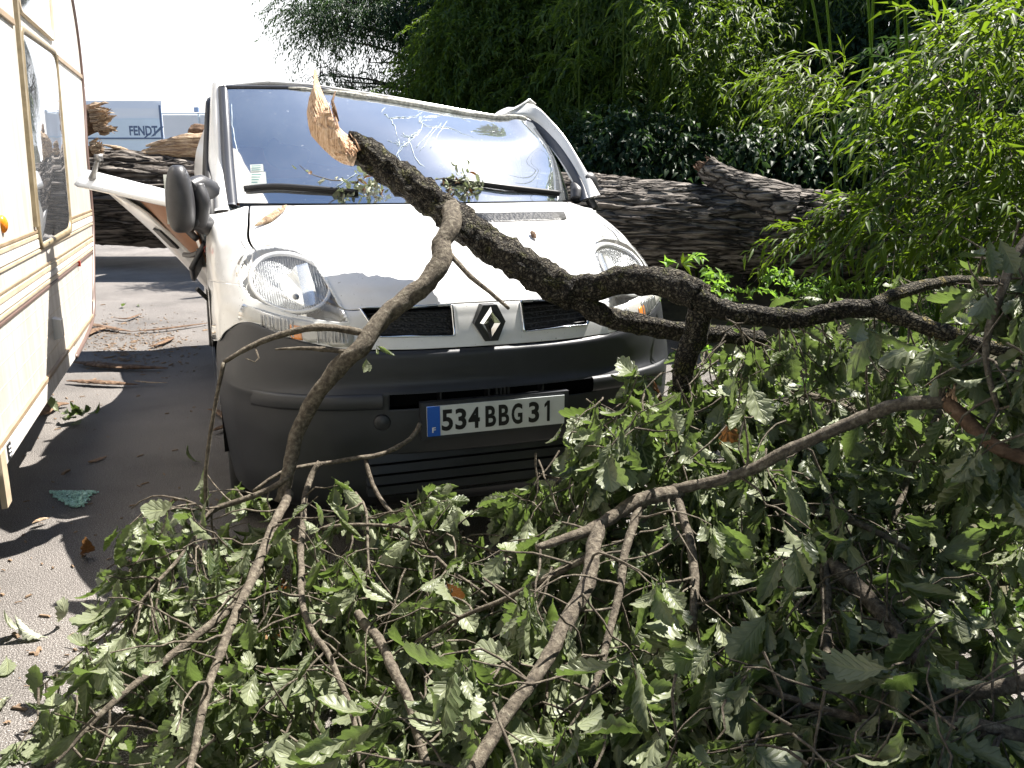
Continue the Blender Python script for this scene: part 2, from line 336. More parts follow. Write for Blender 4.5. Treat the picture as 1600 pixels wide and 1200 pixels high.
# ------------------------------------------------------------------ ground
def sheet(name, x0, x1, y0, y1, nx, ny, zf, mat):
    V = []
    for j in range(ny+1):
        for i in range(nx+1):
            x = x0+(x1-x0)*i/nx; y = y0+(y1-y0)*j/ny; V.append((x, y, zf(x, y)))
    Fc = [(j*(nx+1)+i, j*(nx+1)+i+1, (j+1)*(nx+1)+i+1, (j+1)*(nx+1)+i) for j in range(ny) for i in range(nx)]
    return tag(mesh(name, V, Fc, mat), kind='structure')
sheet('ground', -300, 300, -100, 400, 2, 2, lambda x, y: -.02, 'verge_soil')
sheet('road', -40, 2.6, -8, 60, 30, 40, lambda x, y: .0, 'asphalt')
def bankz(x, y):
    t = max(0, x-1.6)+max(0, (y-8.2))*.9
    if x < -1.0: t *= max(0, 1+(x+1.0)/1.6)
    return -.015+min(t*.32, 2.0)*max(0, min(1, (x+2.6)))+.05*noise.noise(Vector((x*1.5, y*1.5, 0))) if t > 0 else -.015
sheet('grass_bank', -2.6, 26, -3, 24, 90, 80, bankz, 'verge_soil')

# ================================================================== VAN
van = tag(empty('van', (OX, OY, 0), TH), 'white delivery van crushed under the fallen trunk, with an oak limb across its bonnet', 'van')
ROWS = [
 [(0,.02,.807),(.26,.03,.808),(.42,.055,.812),(.52,.075,.818),(.68,.15,.85),(.82,.29,.893),(.892,.42,.845),(.925,.52,.79),(.942,.85,.79),(.945,1.15,.70)],
 [(0,.03,.86),(.26,.04,.86),(.42,.065,.862),(.52,.09,.865),(.68,.165,.89),(.82,.31,.93),(.885,.43,.93),(.925,.56,.88),(.942,.85,.86),(.945,1.15,.82)],
 [(0,.045,.91),(.26,.055,.91),(.42,.08,.91),(.51,.105,.912),(.67,.19,.935),(.81,.34,.97),(.88,.47,.97),(.922,.62,.94),(.94,.87,.92),(.944,1.15,.90)],
 [(0,.065,.957),(.26,.075,.955),(.40,.10,.95),(.50,.13,.945),(.66,.225,.98),(.80,.38,1.01),(.875,.51,1.01),(.918,.67,1.0),(.937,.89,.98),(.942,1.15,.97)],
 [(0,.12,1.005),(.27,.13,1.003),(.44,.165,1.0),(.60,.25,.995),(.70,.33,1.03),(.80,.45,1.055),(.868,.57,1.05),(.912,.72,1.045),(.933,.91,1.035),(.94,1.15,1.03)],
 [(0,.25,1.065),(.28,.26,1.065),(.50,.31,1.06),(.70,.42,1.065),(.76,.48,1.085),(.815,.56,1.10),(.865,.66,1.095),(.905,.78,1.09),(.928,.95,1.085),(.938,1.15,1.08)],
 [(0,.45,1.14),(.3,.46,1.14),(.55,.51,1.137),(.775,.63,1.14),(.805,.67,1.15),(.835,.72,1.15),(.865,.78,1.145),(.898,.86,1.14),(.92,1.0,1.14),(.932,1.15,1.135)],
 [(0,.69,1.212),(.3,.70,1.212),(.55,.76,1.21),(.765,.88,1.208),(.79,.90,1.205),(.82,.92,1.20),(.86,.95,1.195),(.89,1.0,1.19),(.912,1.08,1.19),(.925,1.17,1.185)],
 [(0,.92,1.272),(.3,.94,1.272),(.55,1.0,1.27),(.745,1.12,1.265),(.775,1.125,1.26),(.81,1.13,1.25),(.845,1.14,1.24),(.875,1.15,1.235),(.9,1.17,1.23),(.917,1.2,1.23)]]
def mirror_rows(R): return [[Vector((-x, y, z)) for x, y, z in r[:0:-1]]+[Vector(p) for p in r] for r in R]
RW = mirror_rows(ROWS)                    # 19 columns, 9 rows
def S(c, r, R=None):                      # column 0..18, row 0..8
    R = R or RW; return cr([cr(row, c) for row in R], r)
def sheet_uv(c0, c1, r0, r1, nu, nv, keep=None, R=None):
    return grid(lambda u, v: S(c0+(c1-c0)*u, r0+(r1-r0)*v, R), nu, nv, keep)
sv, sf = sheet_uv(0, 18, 0, 8, 144, 64)
BODY = BVHTree.FromPolygons(sv, sf)
HL = [(370,430),(372,412),(381,397),(400,386),(430,382),(462,388),(490,404),(510,434),(530,470),(549,507),(530,508),(505,504),(455,493),(420,481),(387,466),(375,448)]
IND = [(382,476),(376,487),(374,498),(384,509),(397,518),(430,532),(480,540),(520,542),(551,542),(553,527),(550,513),(520,509),(490,503),(440,494),(405,483)]
GRL = [(562,482),(640,478),(707,476),(709,500),(711,525),(650,527),(592,527),(576,503)]
def shrink(p, k):
    cx = sum(a for a, b in p)/len(p); cy = sum(b for a, b in p)/len(p); return [(cx+(x-cx)*k, cy+(y-cy)*k) for x, y in p]
HLs, GRs = shrink(HL, .93), shrink(GRL, .97)
def keep_body(c):
    x, y = pix((-abs(c.x), c.y, c.z))
    return not (inpoly(x, y, HLs) or inpoly(x, y, GRs) and abs(c.x) > .1)
# nose and wings
mb = MB()
V_, F_ = sheet_uv(0, 18, 0, 2.96, 220, 42, keep_body); V_, F_ = solid(V_, F_, .004); mb.add(V_, F_)
for a, b in ((0, 5.96), (12.04, 18)):
    V_, F_ = sheet_uv(a, b, 2.96, 8, 80, 70, keep_body); V_, F_ = solid(V_, F_, .004); mb.add(V_, F_)
mb.build('body_shell', 'white_paint', van, True)
V_, F_ = sheet_uv(6.04, 11.96, 3.04, 8, 260, 150, keep_body); V_, F_ = solid(V_, F_, .004)
hood = mesh('bonnet', V_, F_, 'white_paint', van)
# black sheet added behind the shell, painting shut lines and engine bay dark
V_, F_ = sheet_uv(5.3, 12.7, 0, 8, 80, 80, lambda c: not inpoly(*pix((-abs(c.x), c.y, c.z)), HL)); V_ = [v+Vector((0, .07, -.03)) for v in V_]
mesh('shutline_black', V_, F_, 'void_black', van)
def cast(px, py, off=0, bvh=None):
    o = w2l((0, 0, CAM_H)); r = ray(px, py); d = (w2l((r[0], r[1], CAM_H+r[2]))-o).normalized()
    h = (bvh or BODY).ray_cast(o, d)
    if h[0] is None:
        nr = (bvh or BODY).find_nearest(o+d*3.6); h = (nr[0], nr[1])
    n = h[1] if h[1].dot(d) < 0 else -h[1]
    return h[0]+n*off, n
def resample(poly, n):
    P_ = [Vector((a, b, 0)) for a, b in poly]; P_.append(P_[0]); L_ = [0]
    for a, b in zip(P_, P_[1:]): L_.append(L_[-1]+(b-a).length)
    out = []
    for i in range(n):
        s = L_[-1]*i/n; k = max(j for j in range(len(L_)) if L_[j] <= s); k = min(k, len(P_)-2)
        q = P_[k].lerp(P_[k+1], (s-L_[k])/max(1e-9, L_[k+1]-L_[k])); out.append((q.x, q.y))
    return out
def patch(poly, off, n=56, rings=9, dome=0, skirt=.012, bvh=None, k=1, inward=0):
    """sheet over the van surface inside an outline; dome = extra height at the centre"""
    poly = resample(poly, n); cx = sum(a for a, b in poly)/n; cy = sum(b for a, b in poly)/n
    V = []; Fc = []
    c, nn = cast(cx, cy, 0, bvh); V.append(c+nn*(off+dome-inward))
    for r in range(1, rings+1):
        t = r/rings
        for x, y in poly:
            p, m_ = cast(cx+(x-cx)*t*k, cy+(y-cy)*t*k, 0, bvh)
            V.append(p+m_*(off+dome*(1-t**3))+(nn*-inward*(1-t*t) if inward else Vector()))
    for i in range(n): Fc.append((0, 1+i, 1+(i+1) % n))
    for r in range(1, rings):
        a = 1+(r-1)*n; b = 1+r*n
        for i in range(n): Fc.append((a+i, b+i, b+(i+1) % n, a+(i+1) % n))
    if skirt:
        a = 1+(rings-1)*n; b = len(V)
        for x, y in poly:
            p, m_ = cast(cx+(x-cx)*k, cy+(y-cy)*k, 0, bvh); V.append(p-m_*skirt)
        for i in range(n): Fc.append((a+i, b+i, b+(i+1) % n, a+(i+1) % n))
    return V, Fc
def mir(V, Fc): return [Vector((-v[0], v[1], v[2])) for v in V], [f[::-1] for f in Fc]
def ringtrim(poly, off, wpx, h=.006, n=90, bvh=None):
    poly = resample(poly, n); cx = sum(a for a, b in poly)/n; cy = sum(b for a, b in poly)/n; V = []; Fc = []
    for x, y in poly:
        d = Vector((cx-x, cy-y, 0)).normalized()*wpx
        a, na = cast(x, y, 0, bvh); b, nb = cast(x+d.x, y+d.y, 0, bvh)
        V += [a-na*.004, a+na*(off+h*.4), (a+b)/2+na*(off+h), b+nb*(off+h*.4), b-nb*.01]
    for i in range(n):
        for j in range(4): a = i*5+j; b = ((i+1) % n)*5+j; Fc.append((a, a+1, b+1, b))
    return V, Fc
# headlights and indicators, both sides
for side in (0, 1):
    mm = (lambda V, Fc: mir(V, Fc)) if side else (lambda V, Fc: (V, Fc))
    V_, F_ = mm(*patch(HL, -.055, skirt=0, k=1.0, rings=8, dome=-.0))
    V2, _ = mm(*patch(HL, .0, skirt=0, rings=8))
    # housing: bowl dropping from the rim to 5.5 cm deep
    n = 56; V_ = [Vector(v) for v in V_]
    for r in (8,):
        for i in range(n): V_[1+(r-1)*n+i] = V2[1+(r-1)*n+i]
    h = mesh('headlight', V_, F_, 'lamp_housing', van)
    cpx, cpy = 452, 440
    bowl = [(cpx+60*math.cos(a), cpy+44*math.sin(a)+(8*math.cos(a))) for a in np.linspace(0, 2*math.pi, 40, endpoint=False)]
    ob = mesh('reflector', *mm(*patch(bowl, -.012, inward=.045, skirt=.04, rings=10)), 'silver_reflector', h)
    ob = mesh('reflector_ring', *mm(*ringtrim(shrink(bowl, 1.10), -.006, 6, .006)), 'lamp_ring', h)
    c, nn = cast(462, 456, -.02); c2, _ = cast(448, 442, -.035)
    if side: c.x *= -1; c2.x *= -1
    q = MB(); V3, F3 = tube([c, c+Vector((0, -.02, 0))], [.012, .009], 12); q.add(V3, F3); q.build('bulb_cap', 'zinc', h, True)
    mesh('lens', *mm(*patch(HL, .006, dome=.014, rings=12, n=72)), 'lens_glass', h)
    if side == 0: hl_left = h
    ip = mesh('indicator', *mm(*patch(IND, .002, rings=5, n=64)), 'lamp_housing', van)
    amb = [(452, 507), (470, 510), (474, 536), (456, 533)]
    mesh('amber_bulb', *mm(*patch(amb, .004, rings=3, n=20, skirt=.004)), 'orange_lens', ip)
    rb = MB()
    for k_ in range(9):
        x = 408+k_*6; rb.add(*mm(*patch([(x, 492+k_*.9), (x+3, 493+k_*.9), (x+4, 517+k_*1.4), (x+1, 515+k_*1.4)], .005, rings=2, n=12, skirt=.003)))
    for k_ in range(9):
        x = 496+k_*5.6; rb.add(*mm(*patch([(x, 508), (x+2.6, 508), (x+2.6, 536), (x, 536)], .005, rings=2, n=12, skirt=.003)))
    rb.build('reflector_ribs', 'silver_reflector', ip, True)
    mesh('lens', *mm(*patch(IND, .008, dome=.006, rings=6, n=64)), 'lens_glass', ip)
    g = mesh('grille', *mm(*patch(GRL, -.035, rings=6, n=60, skirt=0)), 'grille_mesh', van)
    q = MB()
    for k_ in range(5):                    # horizontal bars in the opening
        y = 485+k_*9; pts = [cast(x, y, -.024)[0] for x in range(570+k_*5, 708, 12)]
        q.add(*mm(*tube(pts, .0022, 6)))
    q.build('grille_bars', 'black_plastic', g, True)
    mesh('chrome_trim', *mm(*ringtrim(shrink(GRL, 1.02), .001, 4, .005)), 'chrome', g)
# bumper
BR = [
 [(0,.12,.20),(.26,.13,.20),(.45,.16,.20),(.60,.20,.20),(.74,.29,.20),(.83,.39,.21),(.87,.47,.22)],
 [(0,.045,.235),(.26,.055,.235),(.45,.085,.235),(.60,.13,.235),(.745,.22,.24),(.85,.35,.25),(.895,.47,.26)],
 [(0,.02,.30),(.26,.03,.30),(.45,.055,.30),(.60,.10,.30),(.75,.19,.31),(.865,.33,.33),(.91,.48,.34)],
 [(0,.015,.40),(.26,.025,.40),(.45,.05,.40),(.60,.09,.40),(.76,.185,.41),(.875,.33,.43),(.922,.50,.44)],
 [(0,.0,.50),(.26,.010,.50),(.45,.04,.50),(.60,.08,.50),(.765,.175,.51),(.88,.32,.53),(.93,.50,.54)],
 [(0,-.005,.60),(.26,.006,.60),(.45,.036,.60),(.60,.077,.60),(.765,.175,.605),(.883,.32,.62),(.933,.51,.63)],
 [(0,-.012,.645),(.26,.0,.645),(.45,.03,.645),(.60,.07,.645),(.765,.168,.645),(.884,.315,.655),(.934,.51,.66)],
 [(0,-.010,.660),(.26,.002,.660),(.45,.032,.660),(.60,.072,.660),(.765,.172,.660),(.884,.318,.67),(.935,.51,.68)],
 [(0,.006,.690),(.26,.018,.690),(.45,.048,.690),(.60,.088,.690),(.765,.185,.695),(.882,.325,.71),(.934,.515,.71)],
 [(0,.004,.75),(.26,.016,.75),(.45,.046,.752),(.60,.088,.758),(.76,.19,.79),(.86,.32,.80),(.93,.52,.76)],
 [(0,.004,.79),(.26,.016,.79),(.45,.048,.797),(.60,.092,.81),(.755,.20,.86),(.84,.315,.885),(.925,.52,.79)],
 [(0,.02,.803),(.26,.03,.804),(.42,.055,.808),(.55,.080,.820),(.69,.15,.850),(.80,.28,.888),(.924,.525,.80)]]
BRW = mirror_rows(BR)
bvv, bff = sheet_uv(0, 12, 0, 11, 96, 66, R=BRW); BUMP = BVHTree.FromPolygons(bvv, bff)
SLOT = (-.37, .60, .42, .655)            # x0, z0, x1, z1 upper air intake
def keep_b(c):
    return not (SLOT[0] < c.x < SLOT[2] and SLOT[1] < c.z < SLOT[3]) and not (abs(c.x) < .44 and .27 < c.z < .43 and c.y < .1)
V_, F_ = sheet_uv(0, 12, 0, 11, 300, 150, keep_b, BRW); V_, F_ = solid(V_, F_, .004)
bumper = mesh('front_bumper', V_, F_, 'bumper_plastic', van)
q = MB(); q.box((.025, .08, .628), (.80, .01, .066)); q.box((0, .14, .35), (.92, .01, .19))
q.build('intake_back', 'void_black', bumper)
for x, w_ in ((-.19, .006), (-.01, .006), (.20, .006), (.02, .009), (.035, .009), (.05, .009), (.065, .009)):
    q = MB(); q.box((x, .035, .628), (w_, .05, .056)); q.build('intake_rib', 'black_plastic', bumper)
q = MB()
for z in (.295, .335, .375, .415): q.prism([(.022, z-.010), (.10, z-.006), (.10, z+.022), (.030, z+.018)], 0, -.46, .46)
q.build('lower_slats', 'bumper_plastic', bumper)
q = MB(); V3, F3 = tube([(0, 0, 0), (0, -.006, 0)], [.030, .026], 24); cpt, nn = cast(597, 660, .001, BUMP)
R_ = Vector((0, -1, 0)).rotation_difference(nn).to_matrix(); q.add([R_ @ Vector(v)+cpt for v in V3], F3); q.build('tow_hook_cover', 'bumper_plastic', bumper, True)
# moulded strips left and right of the intake
for sx in (-1, 1):
    q = MB(); V3 = []; pts = []
    for i in range(25):
        t = i/24; x = sx*(.40+.43*t); lo = cast(0, 0)  # placeholder keeps types simple
        h_ = BUMP.ray_cast(Vector((x, -1, .633)), Vector((0, 1, 0)))
        e = min(1, (1-t)*6, 1)**.5 if t < 1 else 0
        pts.append((h_[0], e))
    n = len(pts)
    for p, e in pts:
        for dz, dy in ((.028, .004), (.026, -.012*e), (.018, -.018*e), (-.018, -.016*e), (-.028, -.010*e), (-.030, .004)):
            V3.append(p+Vector((0, dy, dz)))
    F3 = [(i*6+j, i*6+j+1, (i+1)*6+j+1, (i+1)*6+j) for i in range(n-1) for j in range(5)]
    q.add(V3, F3 if sx < 0 else [f[::-1] for f in F3]); q.build('rub_strip', 'bumper_plastic', bumper, True)
# number plate
pz, py_ = .5585, -.028
q = MB(); q.box((.008, py_+.018, pz), (.56, .03, .135)); q.build('plate_holder', 'bumper_plastic', van)
q = MB(); q.box((.008, py_-.001, pz), (.52, .006, .108)); plate = q.build('number_plate', 'plate_white', van)
q = MB(); q.box((-.229, py_-.0052, pz), (.046, .003, .108)); q.build('country_band', 'plate_blue', plate)
RX = Matrix.Rotation(math.pi/2, 4, 'X')
def TM(x, y, z): return Matrix.Translation((x, y, z)) @ RX
text('country_letter', 'F', .019, .013, 'letter_white', plate, TM(-.229, py_-.0072, pz-.031), .0006, .02)
xs = -.2
for ch, cw, gap in (('5', .041, 0), ('3', .041, .009), ('4', .043, .007), ('B', .040, .021), ('B', .040, .010), ('G', .042, .009), ('3', .041, .024), ('1', .022, .019)):
    xs += gap
    if ch == '1':
        q = MB(); X0 = xs+.012; q.prism([(X0, pz-.039), (X0+.0105, pz-.039), (X0+.0105, pz+.039), (X0+.001, pz+.039), (X0-.010, pz+.026), (X0-.010, pz+.014), (X0, pz+.022)][::-1], 1, py_-.0054, py_-.004); q.build('plate_character', 'plate_black', plate)
    else: text('plate_character', ch, .078, cw, 'plate_black', plate, TM(xs+cw/2, py_-.0048, pz), .0006, .028)
    xs += cw
    
# badge: lozenge in a dark hexagonal recess
ec = Vector((-.004, .018, .888))
q = MB(); hexp = [(-.026, .066), (.026, .066), (.058, .004), (.030, -.064), (-.018, -.064), (-.058, .002)]
q.prism([(x+ec.x, z+ec.z) for x, z in hexp], 1, ec.y-.006, ec.y+.05); badge = q.build('badge', 'black_plastic', van)
q = MB(); V3 = []; sh = .006
for kx, kz, y in ((.041, .060, 0), (.031, .044, -.014), (.012, .020, -.004), (.012, .020, .004)):
    for dx, dz in ((0, 1), (1, .05), (0, -1), (-1, .05)): V3.append((ec.x+dx*kx+.002, ec.y-.008+y, ec.z+dz*kz))
F3 = [(r*4+i, (r+1)*4+i, (r+1)*4+(i+1) % 4, r*4+(i+1) % 4) for r in range(3) for i in range(4)]
q.add(V3, F3); q.build('badge_lozenge', 'chrome', badge)
# bonnet vent strip on the right rear of the bonnet
VS = [(738, 333), (810, 332), (882, 331), (886, 344), (815, 346), (752, 348)]
mesh('bonnet_vent', *patch(VS, .002, rings=3, n=48, skirt=.003), 'grille_mesh', hood)
# cowl below the windscreen
q = MB(); V_, F_ = grid(lambda u, v: cr([Vector((-.78, 1.17, 1.245)), Vector((-.6, 1.05, 1.25)), Vector((-.3, .97, 1.25)), Vector((0, .95, 1.25)), Vector((.3, .97, 1.25)), Vector((.6, 1.05, 1.25)), Vector((.78, 1.17, 1.245))], u*6)+Vector((0, .13*v, .045*v-.012)), 48, 5)
q.add(V_, F_); q.build('cowl', 'black_plastic', van, True)
# windscreen
GR = [
 [(-.80,1.27,1.275),(-.6,1.14,1.275),(-.35,1.06,1.275),(0,1.02,1.275),(.35,1.06,1.275),(.6,1.14,1.272),(.80,1.27,1.27),(.86,1.36,1.27)],
 [(-.80,1.40,1.45),(-.6,1.29,1.45),(-.35,1.21,1.45),(0,1.17,1.445),(.35,1.21,1.43),(.6,1.28,1.42),(.79,1.37,1.42),(.85,1.45,1.40)],
 [(-.80,1.52,1.62),(-.6,1.43,1.62),(-.35,1.37,1.615),(0,1.34,1.60),(.35,1.37,1.57),(.6,1.42,1.555),(.74,1.46,1.56),(.81,1.52,1.53)],
 [(-.80,1.66,1.79),(-.6,1.60,1.79),(-.40,1.58,1.785),(0,1.58,1.742),(.35,1.60,1.695),(.55,1.60,1.675),(.66,1.60,1.68),(.75,1.62,1.66)]]
GW = [[Vector(p) for p in r] for r in GR]
def GS(u, v): return cr([cr(row, u*7) for row in GW], v*3)
V_, F_ = grid(GS, 70, 40); GLASS = BVHTree.FromPolygons(V_, F_)
glass = mesh('windscreen', V_, F_, 'windshield_glass', van)
# screen seal / pillars
def strip(pa, pb, nrm, off, th, name, mat, parent, n=40):
    V = []
    for i in range(n+1):
        a = cr(pa, i/n*(len(pa)-1)); b = cr(pb, i/n*(len(pb)-1)); k = Vector(nrm)
        for p in (a-k*th, a+k*off, (a*3+b)/4+k*(off+.006), (a+b)/2+k*(off+.008), (a+b*3)/4+k*(off+.006), b+k*off, b-k*th): V.append(p)
    Fc = [(i*7+j, (i+1)*7+j, (i+1)*7+j+1, i*7+j+1) for i in range(n) for j in range(6)]
    Fc += [(0, 1, 2, 3, 4, 5, 6)[::-1], tuple(range(n*7, n*7+7))]
    return mesh(name, V, Fc, mat, parent)
def vv(*p): return [Vector(q) for q in p]
strip(vv((-.84,1.26,1.262),(-.838,1.40,1.45),(-.83,1.53,1.63),(-.822,1.68,1.80)), vv((-.795,1.25,1.265),(-.795,1.385,1.45),(-.79,1.51,1.63),(-.785,1.65,1.80)), (-.3,-.7,.6), .004, .02, 'pillar_trim', 'seal', van)
strip(vv((-.905,1.28,1.23),(-.895,1.45,1.42),(-.875,1.58,1.61),(-.85,1.74,1.80),(-.835,1.78,1.825)), vv((-.83,1.23,1.245),(-.835,1.40,1.45),(-.825,1.54,1.64),(-.812,1.69,1.81),(-.80,1.72,1.83)), (-.5,-.6,.5), .006, .05, 'windscreen_pillar', 'white_paint', van)
strip(vv((-.79,1.66,1.795),(-.4,1.585,1.795),(-.3,1.58,1.78)), vv((-.80,1.675,1.808),(-.4,1.60,1.808),(-.28,1.59,1.79)), (0,-.7,.7), .001, .01, 'roof_edge_trim', 'seal', van)
# buckled right pillar and roof corner
outer = [hit(*q_) for q_ in ((935,306,1,1.22),(920,280,1,1.27),(900,246,1,1.36),(880,215,1,1.47),(858,189,1,1.57),(836,168,1,1.66),(815,164,1,1.70),(796,172,1,1.72))]
inner = [hit(*q_) for q_ in ((914,311,1,1.20),(906,288,1,1.27),(890,259,1,1.36),(873,234,1,1.46),(855,214,1,1.55),(838,200,1,1.62),(822,190,1,1.64),(798,183,1,1.66))]
mid = [(a*.25+b*.75) for a, b in zip(outer, inner)]
strip(outer, mid, (.5, -.7, .45), .012, .05, 'windscreen_pillar', 'white_paint', van, 60)
strip(mid, [b+(b-a)*.12 for a, b in zip(outer, inner)], (.5, -.7, .45), .004, .02, 'pillar_trim', 'seal', van, 60)
# quarter of black plastic at foot of the right pillar
q = MB(); q.tube(spline(vv((.845,1.24,1.27),(.86,1.27,1.31),(.855,1.31,1.35)), .01), [.028, .034, .014], 14); q.build('pillar_foot_trim', 'mirror_plastic', van, True)
# roof: whole in front of the left door, sagging and crushed flat under the trunk
def roofz(x, y):
    top = np.interp(x, [-.9, -.6, -.4, 0, .35, .55, .66, .76, .9], [1.80, 1.835, 1.825, 1.775, 1.725, 1.70, 1.73, 1.79, 1.70])
    back = np.interp(y, [1.6, 2.0, 2.6, 3.2, 4.1, 4.8], [0, .05, .35, .72, .72, .30])
    return top-back*(1.1 if x > -.5 else .95)+.02*noise.noise(Vector((x*5, y*5, 3)))*(y > 1.7)
V_, F_ = grid(lambda u, v: Vector((-.84+1.64*u, 1.60+.1*(2*u-1)**2+3.2*v, roofz(-.84+1.64*u, 1.6+3.2*v))), 40, 60)
V_, F_ = solid(V_, F_, .01); mesh('roof', V_, F_, 'white_paint', van)
lipm = simple('roof_lip_dirty', (.42, .41, .36), .8, nscale=70, namp=.6)
lp_ = [GS(u, 1)+Vector((0, .004, .010)) for u in np.linspace(.22, .93, 60)]; V_, F_ = tube(lp_, [.004, .011, .013, .012, .012, .006], 8, .5, 40); mesh('roof_lip', V_, F_, 'roof_lip_dirty', van)
q = MB(); q.tube(spline([hit(768, 187, 1, 1.64), hit(784, 181, 1, 1.68), hit(800, 178, 1, 1.70), hit(820, 190, 1, 1.68)], .02), [.008, .028, .036, .02], 12, True); q.build('buckled_roof_corner', 'white_paint', van, True)
# sides behind the front doors, sill, rear
q = MB()
for sx in (-1, 1):
    def side(u, v, sx=sx):
        y = 2.25+2.55*u; zt = roofz(sx*.8, y); z = .35+(zt-.35)*v
        return Vector((sx*(.945-.07*max(0, (z-1.1))/.7+(.05*math.sin(u*9)*v)), y, z))
    V_, F_ = grid(side, 40, 16); q.add(V_, F_ if sx > 0 else [f[::-1] for f in F_])
    V_, F_ = grid(lambda u, v, sx=sx: Vector((sx*.93, 1.2+1.05*u, .30+.14*v)), 4, 2); q.add(V_, F_)
V_, F_ = grid(lambda u, v: Vector((-.94+1.88*u, 4.8, .4+v*.9)), 10, 4); q.add(V_, F_)
q.build('side_panels', 'white_paint', van, True)
# right front door (closed)
q = MB(); V_, F_ = grid(lambda u, v: Vector((.942-.02*v, 1.165+1.08*u, .42+.80*v)), 20, 14); V_, F_ = solid(V_, F_, .02); q.add(V_, F_); rd = q.build('front_door', 'white_paint', van, True)
q = MB(); q.tube(vv((.93,1.2,1.23),(.86,1.50,1.52),(.80,1.78,1.72)), .022, 8); q.tube(vv((.93,2.2,1.2),(.80,2.2,1.55)), .03, 8); q.tube(vv((.92,1.2,1.225),(.92,2.2,1.2)), .02, 8); q.build('window_frame', 'black_plastic', rd, True)
# B pillar of the open left side, dark seal of the opening
q = MB(); q.tube(spline(vv((-.915,1.19,.55),(-.925,1.19,1.0),(-.905,1.24,1.235),(-.895,1.50,1.46),(-.868,1.74,1.72),(-.85,2.1,1.76)), .03), .017, 8); q.tube(spline(vv((-.85,2.1,1.76),(-.91,2.22,1.2),(-.93,2.25,.45)), .05), .03, 8)
q.build('door_seal', 'black_rubber', van, True)
# cab interior
q = MB(); q.box((0, 1.95, .45), (1.80, 1.9, .04)); V_, F_ = grid(lambda u, v: Vector((-.86+1.72*u, 1.27+.45*v-.14*(1-(2*u-1)**2)*(1-v), 1.235+.02*math.sin(v*3.1))), 30, 8); q.add(V_, F_); V_, F_ = grid(lambda u, v: Vector((-.86+1.72*u, 1.72-.1*v, 1.235-.7*v)), 10, 6); q.add(V_, F_)
q.build('dashboard', 'dash', van, True)
q = MB(); q.box((0, 2.55, 1.05), (1.76, .03, 1.3)); q.build('bulkhead', 'brown_panel', van)
for x in (-.45, .08, .52):
    q = MB(); V_ = []
    q.add(*solid(*grid(lambda u, v, x=x: Vector((x-.22+.44*u, 2.28+.14*v-.03*math.sin(u*3.14), .75+.62*v)), 10, 10), .09)); q.add(*solid(*grid(lambda u, v, x=x: Vector((x-.22+.44*u, 1.85+.45*v, .78+.02*math.sin(3.1*u))), 8, 8), .1)); s_ = q.build('seat', 'seat_fabric', van, True)
    q = MB(); V3, F3 = grid(lambda u, v, x=x: Vector((x+.13*math.cos(2*math.pi*u)*math.sin(math.pi*(.02+.96*v))**.4, 2.43+.045*math.sin(2*math.pi*u)*math.sin(math.pi*(.02+.96*v))**.4, 1.42+.19*v)), 20, 10); q.add(V3, F3); q.build('headrest', 'seat_fabric', s_, True)
q = MB(); c0 = Vector((.45, 1.80, 1.17)); ax = Matrix.Rotation(math.radians(-60), 3, 'X')
q.tube([c0+ax @ Vector((.19*math.cos(a), .19*math.sin(a), 0)) for a in np.linspace(0, 2*math.pi, 33)], .014, 8, False); q.tube([c0+ax @ Vector((-.18, 0, 0)), c0, c0+ax @ Vector((.18, 0, 0))], .02, 8)
q.build('steering_wheel', 'black_plastic', van, True)
# stickers, cracks
def on_glass(pts, off): return [cast(a, b, off, GLASS)[0] for a, b in pts]
q = MB(); a = on_glass([(391, 258), (411, 257), (412, 268), (392, 269)], .003); q.add(a, [(0, 1, 2, 3)]); a = on_glass([(391, 270), (415, 269), (417, 290), (392, 290)], .003); q.add(a, [(0, 1, 2, 3)])
stk = q.build('windscreen_sticker', 'paper', glass)
q = MB()
for k_ in range(3): q.add(on_glass([(394, 260+k_*3), (408, 259.4+k_*3), (408, 260.4+k_*3), (394, 261+k_*3)], .005), [(0, 1, 2, 3)])
for k_ in range(4): q.add(on_glass([(394, 273+k_*4), (409-k_*2, 273+k_*4), (409-k_*2, 274.2+k_*4), (394, 274.2+k_*4)], .005), [(0, 1, 2, 3)])
q.build('sticker_print', 'paper_ink', stk)
q = MB(); rr = random.Random(3)
def crack(pts, wd=.0014):
    pts = [Vector((a, b, 0)) for a, b in pts]; fine = []
    for a, b in zip(pts, pts[1:]):
        for t in np.linspace(0, 1, 6)[:-1]: fine.append(a.lerp(b, t)+Vector((rr.uniform(-1, 1), rr.uniform(-1, 1), 0)))
    fine.append(pts[-1]); L_ = on_glass([(p.x, p.y) for p in fine], .002)
    q = MB(); q.tube(L_, [wd*.4]+[wd*rr.uniform(.5, 1.6) for _ in L_[2:]]+[wd*.3], 4); q.build('crack', 'crack_white', glass, True)
for c_ in ([(660,176),(650,182),(630,184),(608,184),(600,178)], [(610,184),(617,200),(622,215)], [(655,182),(660,196),(656,206),(640,222),(625,232),(618,246)], [(656,204),(645,215),(636,214)], [(690,192),(672,214),(655,238)], [(683,196),(668,210),(650,232)], [(698,190),(684,212),(672,232)], [(655,206),(640,212),(628,213)],
           [(505,176),(515,160)], [(602,168),(595,176)], [(362,163),(363,195),(368,225),(377,262),(392,292)], [(635,222),(622,240),(628,262)], [(640,222),(650,250),(664,262)], [(690,280),(760,300),(830,305)], [(660,196),(700,200),(740,215)], [(655,185),(700,178),(735,190)], [(524,292),(545,280),(557,270)]):
    crack(c_)
